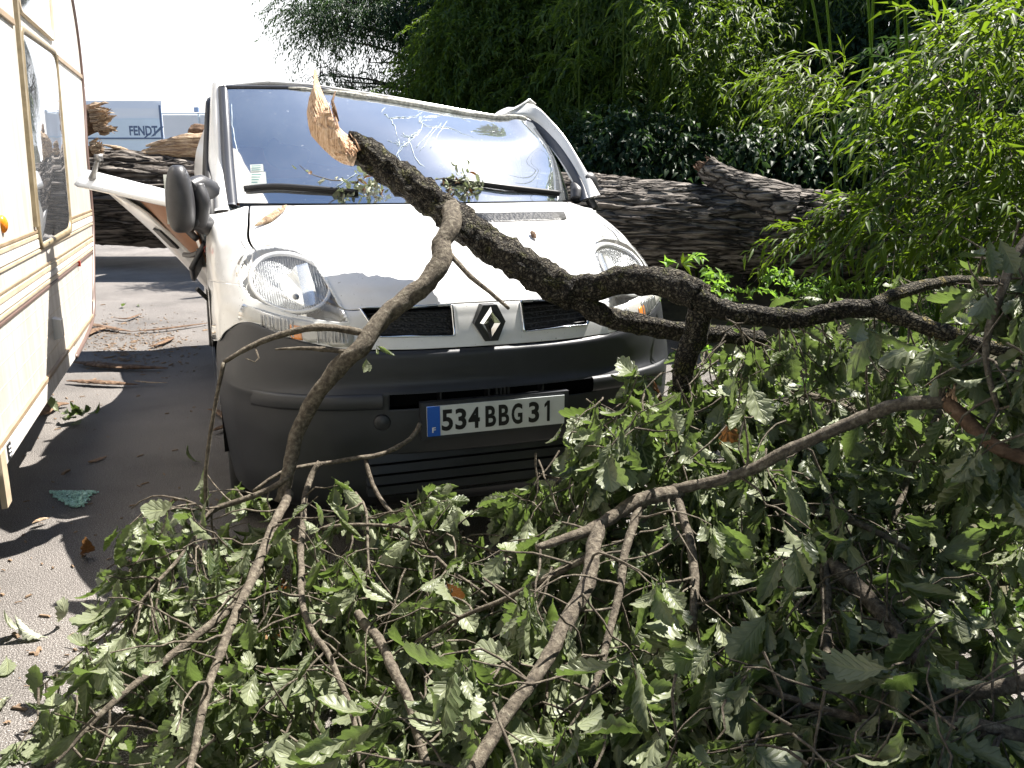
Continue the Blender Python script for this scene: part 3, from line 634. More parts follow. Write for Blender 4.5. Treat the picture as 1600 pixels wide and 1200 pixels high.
for _ in range(16):
    a = rr.uniform(0, 6.28); l_ = rr.uniform(6, 26); cx_, cy_ = rr.choice([(655, 192), (625, 225), (640, 215)])
    crack([(cx_, cy_), (cx_+math.cos(a)*l_*.5, cy_+math.sin(a)*l_*.4), (cx_+math.cos(a+.2)*l_, cy_+math.sin(a+.2)*l_*.7)], .0011)
# wipers
for pts in ([(385, 297), (430, 294), (480, 297), (535, 301), (560, 303)], [(870, 304), (800, 297), (740, 289), (690, 284)]):
    pp = [cast(a, b, .018, GLASS)[0] for a, b in pts]; q = MB(); q.tube(spline(pp, .03), [.010, .012, .008], 6); wp = q.build('wiper', 'black_plastic', van, True)
    q = MB(); q.tube([p+Vector((0, .004, -.012)) for p in spline(pp, .04)], .006, 5); q.build('wiper_blade', 'black_rubber', wp, True)
# mirrors
def mirror_body(cx, cy, cz, w_, h_, dpt, parent, sx=1):
    V, Fc = grid(lambda u, v: Vector((cx+sx*w_*(abs(math.cos(2*math.pi*u))**.75)*math.copysign(1, math.cos(2*math.pi*u))*math.sin(math.pi*v)**.55*(1+.12*math.cos(math.pi*v)),
                                     cy+dpt*math.sin(2*math.pi*u)*math.sin(math.pi*v)**.6, cz-h_*math.cos(math.pi*v))), 28, 20)
    o = mesh('mirror_housing', V, Fc, 'mirror_plastic', parent); return o
mr = MB(); mr.tube(spline(vv((-.90,1.14,1.335),(-.94,1.04,1.36),(-.985,.98,1.345)), .015), [.042, .040, .034], 10); mr.tube(spline(vv((-.91,1.14,1.17),(-.95,1.03,1.205),(-.985,.98,1.22)), .015), [.034, .044, .036], 10)
mr.tube(spline(vv((-.955,1.0,1.35),(-.935,.975,1.28),(-.96,1.0,1.20)), .012), [.035, .030, .035], 10)
M1 = mr.build('side_mirror', 'mirror_plastic', van, True); mirror_body(-1.022, .95, 1.303, .056, .135, .075, M1)
q = MB(); q.box((-1.03, 1.026, 1.30), (.10, .004, .2)); q.build('mirror_glass', 'chrome', M1)
mr = MB(); mr.tube(spline(vv((.90,1.30,1.27),(.915,1.30,1.30),(.925,1.30,1.31)), .015), .026, 10); M2 = mr.build('side_mirror', 'mirror_plastic', van, True)
mirror_body(.935, 1.32, 1.335, .058, .074, .07, M2)
# side repeaters
for sx in (-1, 1):
    V_, F_ = grid(lambda u, v, sx=sx: Vector((sx*(.934+.012*math.sin(math.pi*v)), .94+.022*math.cos(2*math.pi*u)*math.sin(math.pi*v), 1.10-.014*math.cos(math.pi*v)+.012*math.sin(2*math.pi*u)*0)), 14, 8)
    mesh('side_repeater', V_, F_, 'red_lens', van)
# wheels
for sx, y in ((-1, .86), (1, .86), (-1, 3.96), (1, 3.96)):
    wr = empty('wheel', (sx*.815, y, .32)); wr.parent = van
    prof = [(.20, -.10), (.235, -.105), (.29, -.105), (.315, -.085), (.325, -.05), (.325, .05), (.315, .085), (.29, .105), (.235, .105), (.20, .10)]
    V_ = []; n = 48
    for i in range(n):
        a = 2*math.pi*i/n
        for r_, x in prof: V_.append((x*.95, r_*math.cos(a), r_*math.sin(a)))
    k = len(prof); F_ = [(i*k+j, i*k+j+1, ((i+1) % n)*k+j+1, ((i+1) % n)*k+j) for i in range(n) for j in range(k-1)]
    mesh('tyre', V_, F_, 'tyre', wr)
    prof = [(.205, .09), (.20, .075), (.185, .03), (.12, .05), (.07, .055), (.03, .065), (0.001, .065)]; V_ = []
    for i in range(n):
        a = 2*math.pi*i/n
        for r_, x in prof: V_.append((sx*x, r_*math.cos(a), r_*math.sin(a)))
    k = len(prof); F_ = [(i*k+j, i*k+j+1, ((i+1) % n)*k+j+1, ((i+1) % n)*k+j) for i in range(n) for j in range(k-1)]
    rm = mesh('rim', V_, F_, 'rim', wr)
# dark wheel arches / underbody
q = MB(); q.box((0, 2.6, .40), (1.56, 4.2, .22))
for sx in (-1, 1):
    V_, F_ = grid(lambda u, v, sx=sx: Vector((sx*(.60+.33*v), .86-.37*math.cos(math.pi*u), .36+.37*math.sin(math.pi*u))), 20, 3); q.add(V_, F_)
q.box((0, .42, .5), (1.1, .03, .5)); q.build('underbody', 'void_black', van)
# wing lower part behind the wheel arch
q = MB()
for sx in (-1, 1):
    V3 = []
    for i in range(21):
        a = math.pi*i/20; x = sx*.944; y = .86-.375*math.cos(a); z = .36+.375*math.sin(a)
        zt = min(.95, z+.25); V3 += [(x, y, z), (x*.997, y, max(zt, .86))]
    F3 = [(2*i, 2*i+2, 2*i+3, 2*i+1) for i in range(20) if True]; q = MB(); q.add(V3, [f for f in F3][8:] )
    q.add([(sx*.945, 1.235, .36), (sx*.945, 1.16, .34), (sx*.945, 1.16, .9), (sx*.945, 1.235, .9)], [(0, 1, 2, 3)]); q.build('wing_lower', 'white_paint', van)

# torn-open left door, leaning out
RT, RB, FT_, FB = Vector((-1.455, 1.90, 1.41)), Vector((-.905, 2.12, .75)), Vector((-1.01, 1.14, 1.31)), Vector((-.925, 1.42, .955))
nrm = (RT-RB).cross(FT_-RB).normalized()   # points away from the view, the inner side is the near one
if nrm.x < 0: nrm = -nrm
fwd_ = (FT_-RT).normalized(); wdt = .095
def dq(u, v): a = RB.lerp(RT, v); b = FB.lerp(FT_, v); return a.lerp(b, u)+nrm*(.02*math.sin(math.pi*v))
V_, F_ = grid(lambda u, v: dq(u, v), 16, 16); V_, F_ = solid(V_, F_, .012)
door = mesh('open_door', V_, F_, 'white_paint', van); door['label'] = 'torn open front door leaning out'
# rear edge band (latch side) and top ledge, both turned towards the cab
inn = -nrm
edge = [Vector(p) for p in (RB, RB.lerp(RT, .5)+nrm*.02, RT)]
def band(u, v):
    p = cr(edge, v*2); wd_ = .10*(1-.75*max(0, v-.78)/.22); return p+inn*(.012+.035*math.sin(u*1.6))+fwd_*(3.7*wd_*u)
V_, F_ = grid(band, 8, 30); V_, F_ = solid(V_, F_, .012); db = mesh('door_edge', V_, F_, 'white_paint', door)
def ledge(u, v):
    p = RT.lerp(FT_, v); return p+inn*(.004+.085*u*(1-.3*v))+Vector((0, 0, -.012*u*u))+Vector((0, 0, .012))
V_, F_ = grid(ledge, 6, 20); V_, F_ = solid(V_, F_, .02); mesh('door_ledge', V_, F_, 'white_paint', door)
def innerp(u, v):
    a = RB.lerp(RT, .10+.84*v)+fwd_*.34; b = FB.lerp(FT_, .15+.78*v); return a.lerp(b, u)+inn*(.008+.02*math.sin(6*u)*math.sin(3*v))
V_, F_ = grid(innerp, 20, 16); V_, F_ = solid(V_, F_, .006); mesh('inner_panel', V_, F_, 'brown_panel', door)
q = MB(); lp = RB.lerp(RT, .60); dd = (RT-RB).normalized(); bd = fwd_
Rl = Matrix((bd, bd.cross(dd), dd)).transposed()
q.box(lp+bd*.28+inn*.03, (.07, .02, .12), Rl); q.build('latch', 'black_plastic', door)
q = MB(); q.tube(spline([RT.lerp(FT_, .12)+inn*.03, RT.lerp(FT_, .17)+inn*.05+Vector((0, 0, .035)), RT.lerp(FT_, .22)+inn*.04+Vector((.0, 0, .10))], .01), [.02, .013, .012], 8); q.box(RT.lerp(FT_, .235)+inn*.04+Vector((0, 0, .115)), (.035, .03, .03)); q.build('torn_bracket', 'zinc', door, True)
q = MB()
for k_ in range(7):
    a = Vector((-.94+rr.uniform(-.04, .02), 1.2+rr.uniform(0, .25), 1.08+rr.uniform(-.06, .12))); b = a+Vector((rr.uniform(-.07, .0), rr.uniform(0, .25), rr.uniform(-.08, .1)))
    q.tube(spline([a, (a+b)/2+Vector((0, 0, rr.uniform(-.06, .06))), b], .02), rr.uniform(.008, .02), 6)
q.add(*solid(*grid(lambda u, v: Vector((-.93-.07*u, 1.3+.4*v, 1.10-.12*u-.1*v)), 6, 6), .02))
q.build('torn_hinge_trim', 'mirror_plastic', door, True)
q = MB()
p0 = RB+inn*.03+fwd_*.03; q.box(p0+(RT-RB)*.08+inn*.02, (.02, .02, .10), Rl); q.build('door_stop', 'black_rubber', door)

# ================================================================== NEAR CARAVAN
cx0 = -1.63
carb = l2w(cx0-1.1, 0.4, 0); car = tag(empty('caravan', carb, TH), 'beige caravan side with brown stripes and brass framed window, close on the left', 'caravan')
CO = Vector((cx0-1.1, .4, 0))             # van-frame origin of the caravan, its parts are written in van-frame metres
prof = [(-2.9,.45),(.12,.455),(2.1,.46),(2.95,.52),(3.23,.73),(3.45,.95),(3.58,1.15),(3.66,1.52),(3.80,1.8),(3.87,2.03),(3.87,2.26),(3.78,2.47),(3.6,2.62),(3.3,2.68),(-2.5,2.68),(-2.9,2.4)]
q = MB(); q.prism(prof, 0, -3.83, cx0); q.build('body', 'caravan_cream', car, off=CO)
def bandy(name, z0, z1, y0, y1, mat, th=.006, slope=0, par=car):
    q = MB(); q.prism([(cx0-.002, z0), (cx0+th, z0+.003), (cx0+th, z1-.003), (cx0-.002, z1)], 1, y0, y1)
    return q.build(name, mat, par, off=CO)
# (prism on axis 1 takes x,z pairs)
for z0, z1, y1, mt in ((1.150,1.166,3.60,'trim_brown'),(1.128,1.148,3.59,'trim_tan'),(1.085,1.124,3.57,'caravan_white'),(1.066,1.082,3.55,'trim_tan'),
                       (.995,1.008,3.50,'trim_brown'),(.965,.990,3.48,'trim_tan'),(.935,.961,3.46,'caravan_white'),(.913,.931,3.43,'trim_tan'),(.893,.908,3.41,'trim_dark')):
    bandy('stripe', z0, z1, -2.9, y1-.02, mt)
for z in np.arange(.62, .885, .075):
    bandy('panel_rib', z, z+.006, -2.9, 3.05+(z-.5)*.9, 'trim_tan', .0015)
bandy('skirt_trim', .535, .556, -2.9, 2.98, 'trim_brown', .012)
bandy('skirt', .462, .532, -2.9, 2.05, 'caravan_white', .008)
bandy('rail', 2.005, 2.034, -2.9, 1.47, 'trim_brown', .010); bandy('rail', 2.005, 2.034, 2.72, 3.85, 'trim_brown', .010)
q = MB(); q.tube([Vector((cx0+.002, y, z)) for y, z in spline([Vector((a, b, 0)) for a, b in prof[2:14]], .05) and [(v.x, v.y) for v in spline([Vector((a, b, 0)) for a, b in prof[2:14]], .05)]], .013, 8); q.build('edge_trim', 'trim_dark', car, True, off=CO)
def quadframe(name, pts, wd, th, mat, par, pane=None, bulge=.018):
    """frame along a four-sided outline (y,z) on the side wall; rounded corners"""
    c = Vector((sum(p[0] for p in pts)/4, sum(p[1] for p in pts)/4, 0)); P4 = [Vector((a, b, 0)) for a, b in pts]; out = []
    for i in range(4):
        a, b, d = P4[i-1], P4[i], P4[(i+1) % 4]; r = .07
        u = (a-b).normalized()*r; v = (d-b).normalized()*r
        for t in np.linspace(0, 1, 6): out.append(b+u*(1-t)**2+v*t**2)
    n = len(out); V = []
    for p in out:
        k = (c-p).normalized()*wd
        for q_, x in ((p, cx0-.001), (p, cx0+th*.7), (p+k*.3, cx0+th), (p+k*.7, cx0+th), (p+k, cx0+th*.6), (p+k, cx0-.001)): V.append((x, q_.x, q_.y))
    Fc = [(i*6+j, ((i+1) % n)*6+j, ((i+1) % n)*6+j+1, i*6+j+1) for i in range(n) for j in range(5)]
    o = mesh(name, V, Fc, mat, par, off=CO)
    if pane:
        V = [(cx0+bulge+.008, c.x, c.y)]; R_ = 6; Fc = []
        for r in range(1, R_+1):
            t = r/R_
            for p in out: s_ = c+(p-c)*t*.965; V.append((cx0+.004+bulge*(1-t**4)+.008*(1-t*t), s_.x, s_.y))
        for i in range(n): Fc.append((0, 1+i, 1+(i+1) % n))
        for r in range(R_-1):
            for i in range(n): Fc.append((1+r*n+i, 1+(r+1)*n+i, 1+(r+1)*n+(i+1) % n, 1+r*n+(i+1) % n))
        mesh('pane', V, Fc, pane, o, off=CO)
        q = MB(); q.add([(cx0+.003, p.x, p.y) for p in [c+(p-c)*.97 for p in out]], [tuple(range(n))]); q.build('room_shade_sheet', 'void_black', o, off=CO)  # black sheet behind the pane stands in for the unlit room
        m_ = MB()                          # pale net curtain folds seen at one side
    return o
W1 = quadframe('window', [(1.40,1.075),(2.46,1.085),(2.67,2.045),(1.585,2.03)], .038, .016, 'brass_frame', car, 'caravan_glass', .022)
V_, F_ = grid(lambda u, v: Vector((cx0+.006+.004*math.sin(u*26), 1.44+.18*v+.10*u+.0, 1.13+.86*v)), 30, 6)
mesh('net_curtain', V_, F_, 'paper', W1, off=CO)
W2 = quadframe('window', [(1.60,2.085),(2.64,2.085),(2.74,2.46),(1.68,2.46)], .03, .016, 'trim_tan', car, 'caravan_glass', .014)
q = MB(); q.prism([(cx0-.001, 1.335), (cx0+.016, 1.34), (cx0+.016, 1.385), (cx0-.001, 1.39)], 2, 1.18, 2.62)
V_ = q.v; V_ = [(x, y+(z-1.1)*.2, z) for x, y, z in V_]; mesh('window_jamb', V_, q.f, 'brass_frame', car, False, off=CO)
q = MB(); V_, F_ = grid(lambda u, v: Vector((cx0+.020*math.cos(v*math.pi/2), .72+.030*math.cos(2*math.pi*u)*math.sin(v*math.pi/2), 1.228+.033*math.sin(2*math.pi*u)*math.sin(v*math.pi/2))), 20, 6); mesh('side_marker', V_, F_, 'orange_lens', car, off=CO)
q = MB(); q.box((cx0+.008, 2.62, .90), (.014, .022, .03)); q.build('side_marker', 'red_lens', car, off=CO)
q = MB(); q.prism([(cx0, .655), (cx0+.035, .665), (cx0+.035, .745), (cx0, .755)], 1, 1.53, 1.60); q.build('socket_cover', 'caravan_white', car, off=CO)
q = MB(); q.box((cx0+.010, .30, .497), (.004, .05, .05)); stc = q.build('sticker', 'plate_black', car, off=CO)
q = MB()
for k_ in range(3): q.box((cx0+.013, .30, .482+k_*.014), (.002, .030, .004))
q.build('sticker_print', 'letter_white', stc, off=CO)
q = MB(); q.prism([(cx0, .35), (cx0+.018, .352), (cx0+.018, .535), (cx0, .535)], 1, .13, .20); q.build('wheel_arch_end', 'trim_tan', car, off=CO)
for y in (-.55,):
    for xx in (cx0-.12, -3.7):
        V_, F_ = tube([(xx-.09, y, .33), (xx-.07, y, .33), (xx+.07, y, .33), (xx+.09, y, .33)], [.29, .33, .33, .29], 32); mesh('wheel', V_, F_, 'tyre', car, off=CO)

# ================================================================== FAR CARAVAN AND CAMPER
def facing_box(name, x0, x1, z0, z1, Y, dep, rad, mat, label, cat):
    c = Vector(((x0+x1)/2, Y+dep/2, 0)); e = tag(empty(name, c), label, cat)
    pts = [(Y, z0), (Y, z1-rad)]+[(Y+rad*(1-math.cos(a)), z1-rad+rad*math.sin(a)) for a in np.linspace(.2, math.pi/2, 6)]+[(Y+dep, z1), (Y+dep, z0)]
    q = MB(); q.prism(pts, 0, x0, x1); q.build('body', mat, e, off=c); return e, c
A = P(258, 240, 12.6); B_ = P(35, 240, 12.6)
fz = lambda py, d=12.6: P(200, py, d).z
fc, c = facing_box('touring_caravan', B_.x-1.6, A.x, .45, 2.58, A.y, 2.1, .40, 'far_white', 'white caravan with dark lettering, shaded front tinted blue-grey, far behind the broken log', 'caravan')
q = MB(); q.box(((B_.x-1.6+A.x)/2, A.y-.012, (fz(216)+fz(186))/2), (A.x-B_.x+1.6-.03, .02, fz(186)-fz(216))); q.build('front_panel', 'far_blue', fc, off=c)  # bluish shade of the white front put into the panel colour
q = MB(); q.box(((B_.x-1.6+A.x)/2, A.y-.010, (fz(217)+.5)/2), (A.x-B_.x+1.6-.03, .016, fz(217)-.5)); q.build('lower_panel', 'far_blue', fc, off=c)  # lower front, same shade tint painted in
q = MB(); q.box(((B_.x-1.6+A.x)/2, A.y-.016, fz(216.5)), (A.x-B_.x+1.6-.03, .03, .02)); q.box((A.x-.01, A.y-.012, 1.5), (.03, .03, 1.6)); q.build('panel_trim', 'far_letters', fc, off=c)
tl = P(224, 203, 12.5); text('lettering', 'FENDT', .13, .40, 'far_letters', fc, Matrix.Translation((tl.x-c.x, A.y-.024-c.y, tl.z-.01)) @ RX, .0008, .03)
q = MB(); q.prism([(tl.x-.02, tl.z-.12), (tl.x+.02, tl.z-.11), (tl.x+.10, tl.z-.05), (tl.x+.07, tl.z-.05)], 1, A.y-.028, A.y-.022); q.prism([(tl.x+.10, tl.z-.09), (tl.x+.14, tl.z-.085), (tl.x+.30, tl.z+.05), (tl.x+.24, tl.z+.04)], 1, A.y-.028, A.y-.022); q.build('lettering_flash', 'far_letters', fc, off=c)
A2 = P(259, 240, 11.9); B2 = P(345, 240, 11.9); z2 = P(300, 176, 11.9).z
fc, c = facing_box('camper', A2.x, B2.x+.6, .45, z2, A2.y, 2.0, .06, 'far_white', 'plain white camper body beside the lettered caravan', 'camper')
q = MB(); q.box(((A2.x+B2.x+.6)/2, A2.y-.006, z2-.02), (B2.x+.6-A2.x, .012, .018)); q.box(((A2.x+B2.x+.6)/2, A2.y-.006, P(300, 217, 11.9).z), (B2.x+.6-A2.x, .012, .014)); q.box((P(315, 240, 11.9).x, A2.y-.006, 1.5), (.015, .012, 1.3)); q.build('panel_trim', 'far_blue', fc, off=c)
q = MB(); q.box((P(305, 176, 11.9).x, A2.y+.2, z2+.03), (.06, .06, .09)); q.build('roof_lamp', 'far_letters', fc, off=c)

# ================================================================== FALLEN TRUNK
def trunkmesh(pts, rads, n, step, amp, freq, stretch):
    pts = spline([Vector(p) for p in pts], step); m = len(pts)
    rads = np.interp(np.linspace(0, 1, m), np.linspace(0, 1, len(rads)), rads)
    T = [(pts[min(i+1, m-1)]-pts[max(i-1, 0)]).normalized() for i in range(m)]; V = []
    for i in range(m):
        u = T[i].cross(Vector((0, 0, 1))).normalized(); v = u.cross(T[i])
        for j in range(n):
            a = 2*math.pi*j/n; d = u*math.cos(a)+v*math.sin(a); s_ = i*step
            q3 = Vector((s_*stretch, d.y*rads[i]*freq, 0)) if False else Vector((s_*stretch, math.cos(a)*rads[i]*freq, math.sin(a)*rads[i]*freq))+noise.noise_vector(Vector((s_*2, a, 0)))*.35
            r1 = noise.ridged_multi_fractal(q3, .9, 2.1, 4, 1, 2)
            r2 = noise.noise(Vector((s_*1.1, math.cos(a)*1.3, math.sin(a)*1.3+5)))
            V.append(pts[i]+d*(rads[i]*(1+.09*r2)+amp*(r1-1.1)))
    Fc = np.array([(i*n+j, i*n+(j+1) % n, (i+1)*n+(j+1) % n, (i+1)*n+j) for i in range(m-1) for j in range(n)])
    return V, Fc, pts
tp = [P(-260, 300, 6.9), P(60, 306, 6.9), P(230, 314, 6.9), P(600, 330, 7.0), P(1000, 350, 7.1), P(1200, 362, 7.25), P(1400, 376, 7.5), P(1750, 400, 8.0)]
tb = tp[3].copy(); tb.z = 0
trunk = tag(empty('fallen_tree', tb), 'huge grey-barked fallen tree lying across behind the van', 'tree')
V_, F_, tpp = trunkmesh(tp, [.33, .345, .355, .35, .335, .335, .36, .40], 230, .03, .034, 24, 2.2)
mesh('trunk', V_, F_, 'trunk_bark', trunk, off=tb)
def stub(name, pts, rads, mat, parent, off, n=28, amp=.02):
    V, Fc, pp = trunkmesh(pts, rads, n, .025, amp, 26, 5); o = mesh(name, V, Fc, mat, parent, off=off); return o, pp
def splinters(pts_c, axis, rad, ln, count, mat, name, parent, off, seed=1, wd=.02):
    rr = random.Random(seed); q = MB(); axis = Vector(axis).normalized(); u = axis.orthogonal().normalized(); v = axis.cross(u)
    for _ in range(count):
        a = rr.uniform(0, 6.283); r = rad*math.sqrt(rr.random()); b = Vector(pts_c)+u*math.cos(a)*r+v*math.sin(a)*r-axis*ln*.3
        l_ = ln*rr.uniform(.35, 1.1); d = (axis+u*rr.uniform(-.16, .16)+v*rr.uniform(-.16, .16)).normalized(); s1 = wd*rr.uniform(.5, 1.5); s2 = wd*rr.uniform(.3, .8)
        p = u.lerp(v, rr.random()).normalized(); w_ = d.cross(p); sec = []
        for t, k in ((0, 1), (.45, .95), (.8, .6), (1, .08)):
            c_ = b+d*(l_*t)+p*(.02*t*rr.uniform(-1, 1)); sec += [c_+p*s1*k, c_+w_*s2*k, c_-p*s1*k*.8, c_-w_*s2*k]
        q.add(sec, [(i*4+j, i*4+(j+1) % 4, (i+1)*4+(j+1) % 4, (i+1)*4+j) for i in range(3) for j in range(4)]+[(3, 2, 1, 0), (12, 13, 14, 15)])
    return q.build(name, mat, parent, off=off)
sp = [P(1225, 330, 7.0), P(1165, 300, 6.95), P(1125, 278, 6.95), P(1100, 258, 6.95)]
so_, _ = stub('branch_stub', sp, [.22, .17, .115, .085], 'trunk_bark', trunk, tb)
splinters(sp[-1], sp[-1]-sp[-2], .075, .10, 26, 'old_bark', 'torn_wood', so_, (0, 0, 0), 4, .018) if False else None
tw_ = splinters(sp[-1], sp[-1]-sp[-2], .07, .09, 26, 'old_bark', 'torn_wood', None, tb, 4, .018); tw_.parent = so_
# torn, pale upper side of the trunk left of the van
q = MB()
for (a, b, w0, h_) in (((222, 236), (340, 224), .05, .055), ((228, 228), (340, 215), .05, .04), ((160, 226), (215, 244), .022, .02), ((200, 243), (300, 238), .04, .03), ((240, 243), (345, 238), .05, .05), ((215, 240), (262, 232), .03, .025)):
    pa, pb = P(a[0], a[1], 6.75), P(b[0], b[1], 6.75)
    V3, F3 = tube(spline([pa, (pa+pb)/2+Vector((0, 0, .012)), pb], .03), [w0*.15, w0*.8, w0], 9, .35, 9); q.add(V3, F3)
sw = q.build('splintered_wood', 'split_wood_along', trunk, False, off=tb)
sp2 = [P(335, 222, 6.9), P(318, 212, 6.85), P(300, 208, 6.85)]
stub('branch_stub', sp2, [.08, .075, .06], 'old_bark', trunk, tb, amp=.025)
# shattered log standing off above the trunk end, against the caravan
for nm, lab, pts, rd, seed in (('broken_log', 'shattered brown log end with ragged pale wood, above the trunk beside the near caravan', [P(40, 205, 6.5), P(100, 195, 6.5), P(158, 186, 6.5)], .125, 5),
                         ('broken_log', 'short pale torn log end just under the shattered log, beside the near caravan', [P(60, 262, 6.45), P(110, 246, 6.45), P(150, 232, 6.45)], .05, 6)):
    b0 = pts[1].copy(); b0.z -= rd; e = tag(empty(nm, b0), lab, 'log', 'broken logs beside the caravan')
    V_, F_ = tube(spline(pts, .03), [rd, rd, rd*.75], 26, .35, 7); mesh('bark', V_, F_, 'old_bark', e, off=b0)
    splinters(pts[-1], pts[-1]-pts[-2], rd*.85, .13 if rd > .1 else .09, 70 if rd > .1 else 34, 'split_wood_along', 'torn_wood', e, b0, seed, .016)

# ================================================================== LEAVES AND TWIGS
def nrm_(a): return a/np.maximum(np.linalg.norm(a, axis=-1, keepdims=True), 1e-9)
def oak_mesh(name, pos, dr, up, ln, mat, parent, off, curl=None, bend=None, detail=True):
    pos, dr, up, ln = map(np.asarray, (pos, dr, up, ln)); n = len(pos)
    if not n: return None
    dr = nrm_(dr); sd = nrm_(np.cross(dr, up)); up = np.cross(sd, dr)
    ns = 19 if detail else 7; nt_ = 5; s = np.linspace(0, 1, ns); t = np.linspace(-1, 1, nt_)
    wv = .012+.265*np.sin(np.pi*np.clip((s-.06)/.94, 0, 1)**1.3)**.85
    lobe = 1+.17*np.cos(2*np.pi*(s*6.0-.2))*(s > .15) if detail else 1+0*s
    wedge = wv*lobe
    S_, T_ = np.meshgrid(s, t, indexing='ij'); Wd = np.where(np.abs(T_) > .9, wedge[:, None], wv[:, None]*.85)
    cu = (np.where(RNG.random(n) < .3, RNG.uniform(-2.0, -.4, n), RNG.uniform(.3, 3.0, n)) if curl is None else curl)[:, None, None]; be = (RNG.uniform(-1.0, 1.9, n) if bend is None else bend)[:, None, None]
    cu = np.where(np.abs(cu) < .05, .05, cu); be = np.where(np.abs(be) < .05, .05, be)
    Sx = S_+.05*np.abs(T_)*(S_ > .05)
    x = np.sin(be*Sx)/be; zb = (1-np.cos(be*Sx))/be
    ang = cu*T_*(.5+.8*S_); y = Wd*np.sin(ang)/cu*1.0/(.5+.8*S_)*1.0; zc = Wd*(1-np.cos(ang))/cu/(.5+.8*S_)
    twist = RNG.uniform(-.9, .9, n)[:, None, None]*S_
    wr = .012*RNG.standard_normal((n, ns, nt_))+.018*np.sin(S_*34+RNG.uniform(0, 6, n)[:, None, None])*np.abs(T_)
    y2 = y*np.cos(twist)-zc*np.sin(twist); z2 = y*np.sin(twist)+zc*np.cos(twist)+wr
    zz = zb+z2
    V = pos[:, None, None, :]+ln[:, None, None, None]*(x[..., None]*dr[:, None, None, :]+y2[..., None]*sd[:, None, None, :]+zz[..., None]*up[:, None, None, :])
    V[..., 2] = np.maximum(V[..., 2], .006+.004*RNG.random(V.shape[:-1]))
    V = V.reshape(-1, 3); i, j = np.meshgrid(np.arange(ns-1), np.arange(nt_-1), indexing='ij'); b = (i*nt_+j).ravel()
    Fq = np.stack([b, b+nt_, b+nt_+1, b+1], 1); Fc = (Fq[None]+(np.arange(n)*ns*nt_)[:, None, None]).reshape(-1, 4)
    o = mesh(name, V, Fc, mat, parent, off=off); at = o.data.attributes.new('leafst', 'FLOAT_VECTOR', 'POINT')
    st = np.zeros((ns, nt_, 3), np.float32); st[..., 0] = S_; st[..., 1] = T_; at.data.foreach_set('vector', np.tile(st.reshape(-1, 3), (n, 1)).ravel()); return o
def blade_mesh(name, pos, dr, up, ln, wd, mat, parent, off, fold=.35, bend=.25):
    """narrow or broad simple leaves: two folded quads each"""
    pos, dr, up = map(np.asarray, (pos, dr, up)); n = len(pos); ln = np.broadcast_to(ln, n)[:, None]; wd = np.broadcast_to(wd, n)[:, None]
    dr = nrm_(dr); sd = nrm_(np.cross(dr, up)); up = np.cross(sd, dr)
    base = pos; m = pos+dr*ln*.42+up*ln*bend*.3; tip = pos+dr*ln*.96-up*ln*bend*.4
    l_ = m-sd*wd*.5+up*wd*fold; r_ = m+sd*wd*.5+up*wd*fold
    V = np.stack([base, l_, m, r_, tip], 1).reshape(-1, 3); k = np.arange(n)[:, None]*5
    Fc = np.stack([k+[0, 2, 1, 1], k+[0, 3, 2, 2], k+[1, 2, 4, 4], k+[2, 3, 4, 4]], 1).reshape(-1, 4)[:, :3]
    return mesh(name, V, Fc.copy(), mat, parent, off=off)
def rdir(n): return nrm_(RNG.standard_normal((n, 3)))
def vanfront(x): return np.interp(abs(x), [0, .26, .45, .6, .76, .88, .93, .97], [-.02, -.01, .02, .06, .16, .3, .5, 5])
def clear(p):                             # push a point out of the van's nose and the ground
    l = w2l(p); f = vanfront(l.x)-.03
    if abs(l.x) < .97 and l.y > f and l.z < 1.0+max(0, l.y)*.3:
        l.y = f-.02-.1*random.random(); q_ = l2w(*l); p = Vector(q_)
    if p.z < .02: p = Vector((p.x, p.y, .02))
    return p
ZONES = [[(330,365),(1005,365),(1030,440),(1110,430),(1060,560),(985,585),(905,635),(880,668),(820,672),(740,705),(728,752),(640,765),(560,757),(430,757),(338,762)],
         [(-400,380),(335,380),(335,640),(310,775),(205,792),(160,860),(158,950),(95,1045),(50,1100),(10,1200),(-400,1200)],
         [(1000,240),(1490,240),(1492,360),(1510,425),(1380,438),(1290,462),(1240,440),(1150,425),(1010,395)]]
GUARD = []
def project(A):
    z = A[:, 2]-CAM_H; d = A[:, 1]*CP-z*SP; return 800+F_PX*A[:, 0]/d, 600-F_PX*(z*CP+A[:, 1]*SP)/d, d
def inzone(x, y): return any(inpoly(x, y, Z) for Z in ZONES)
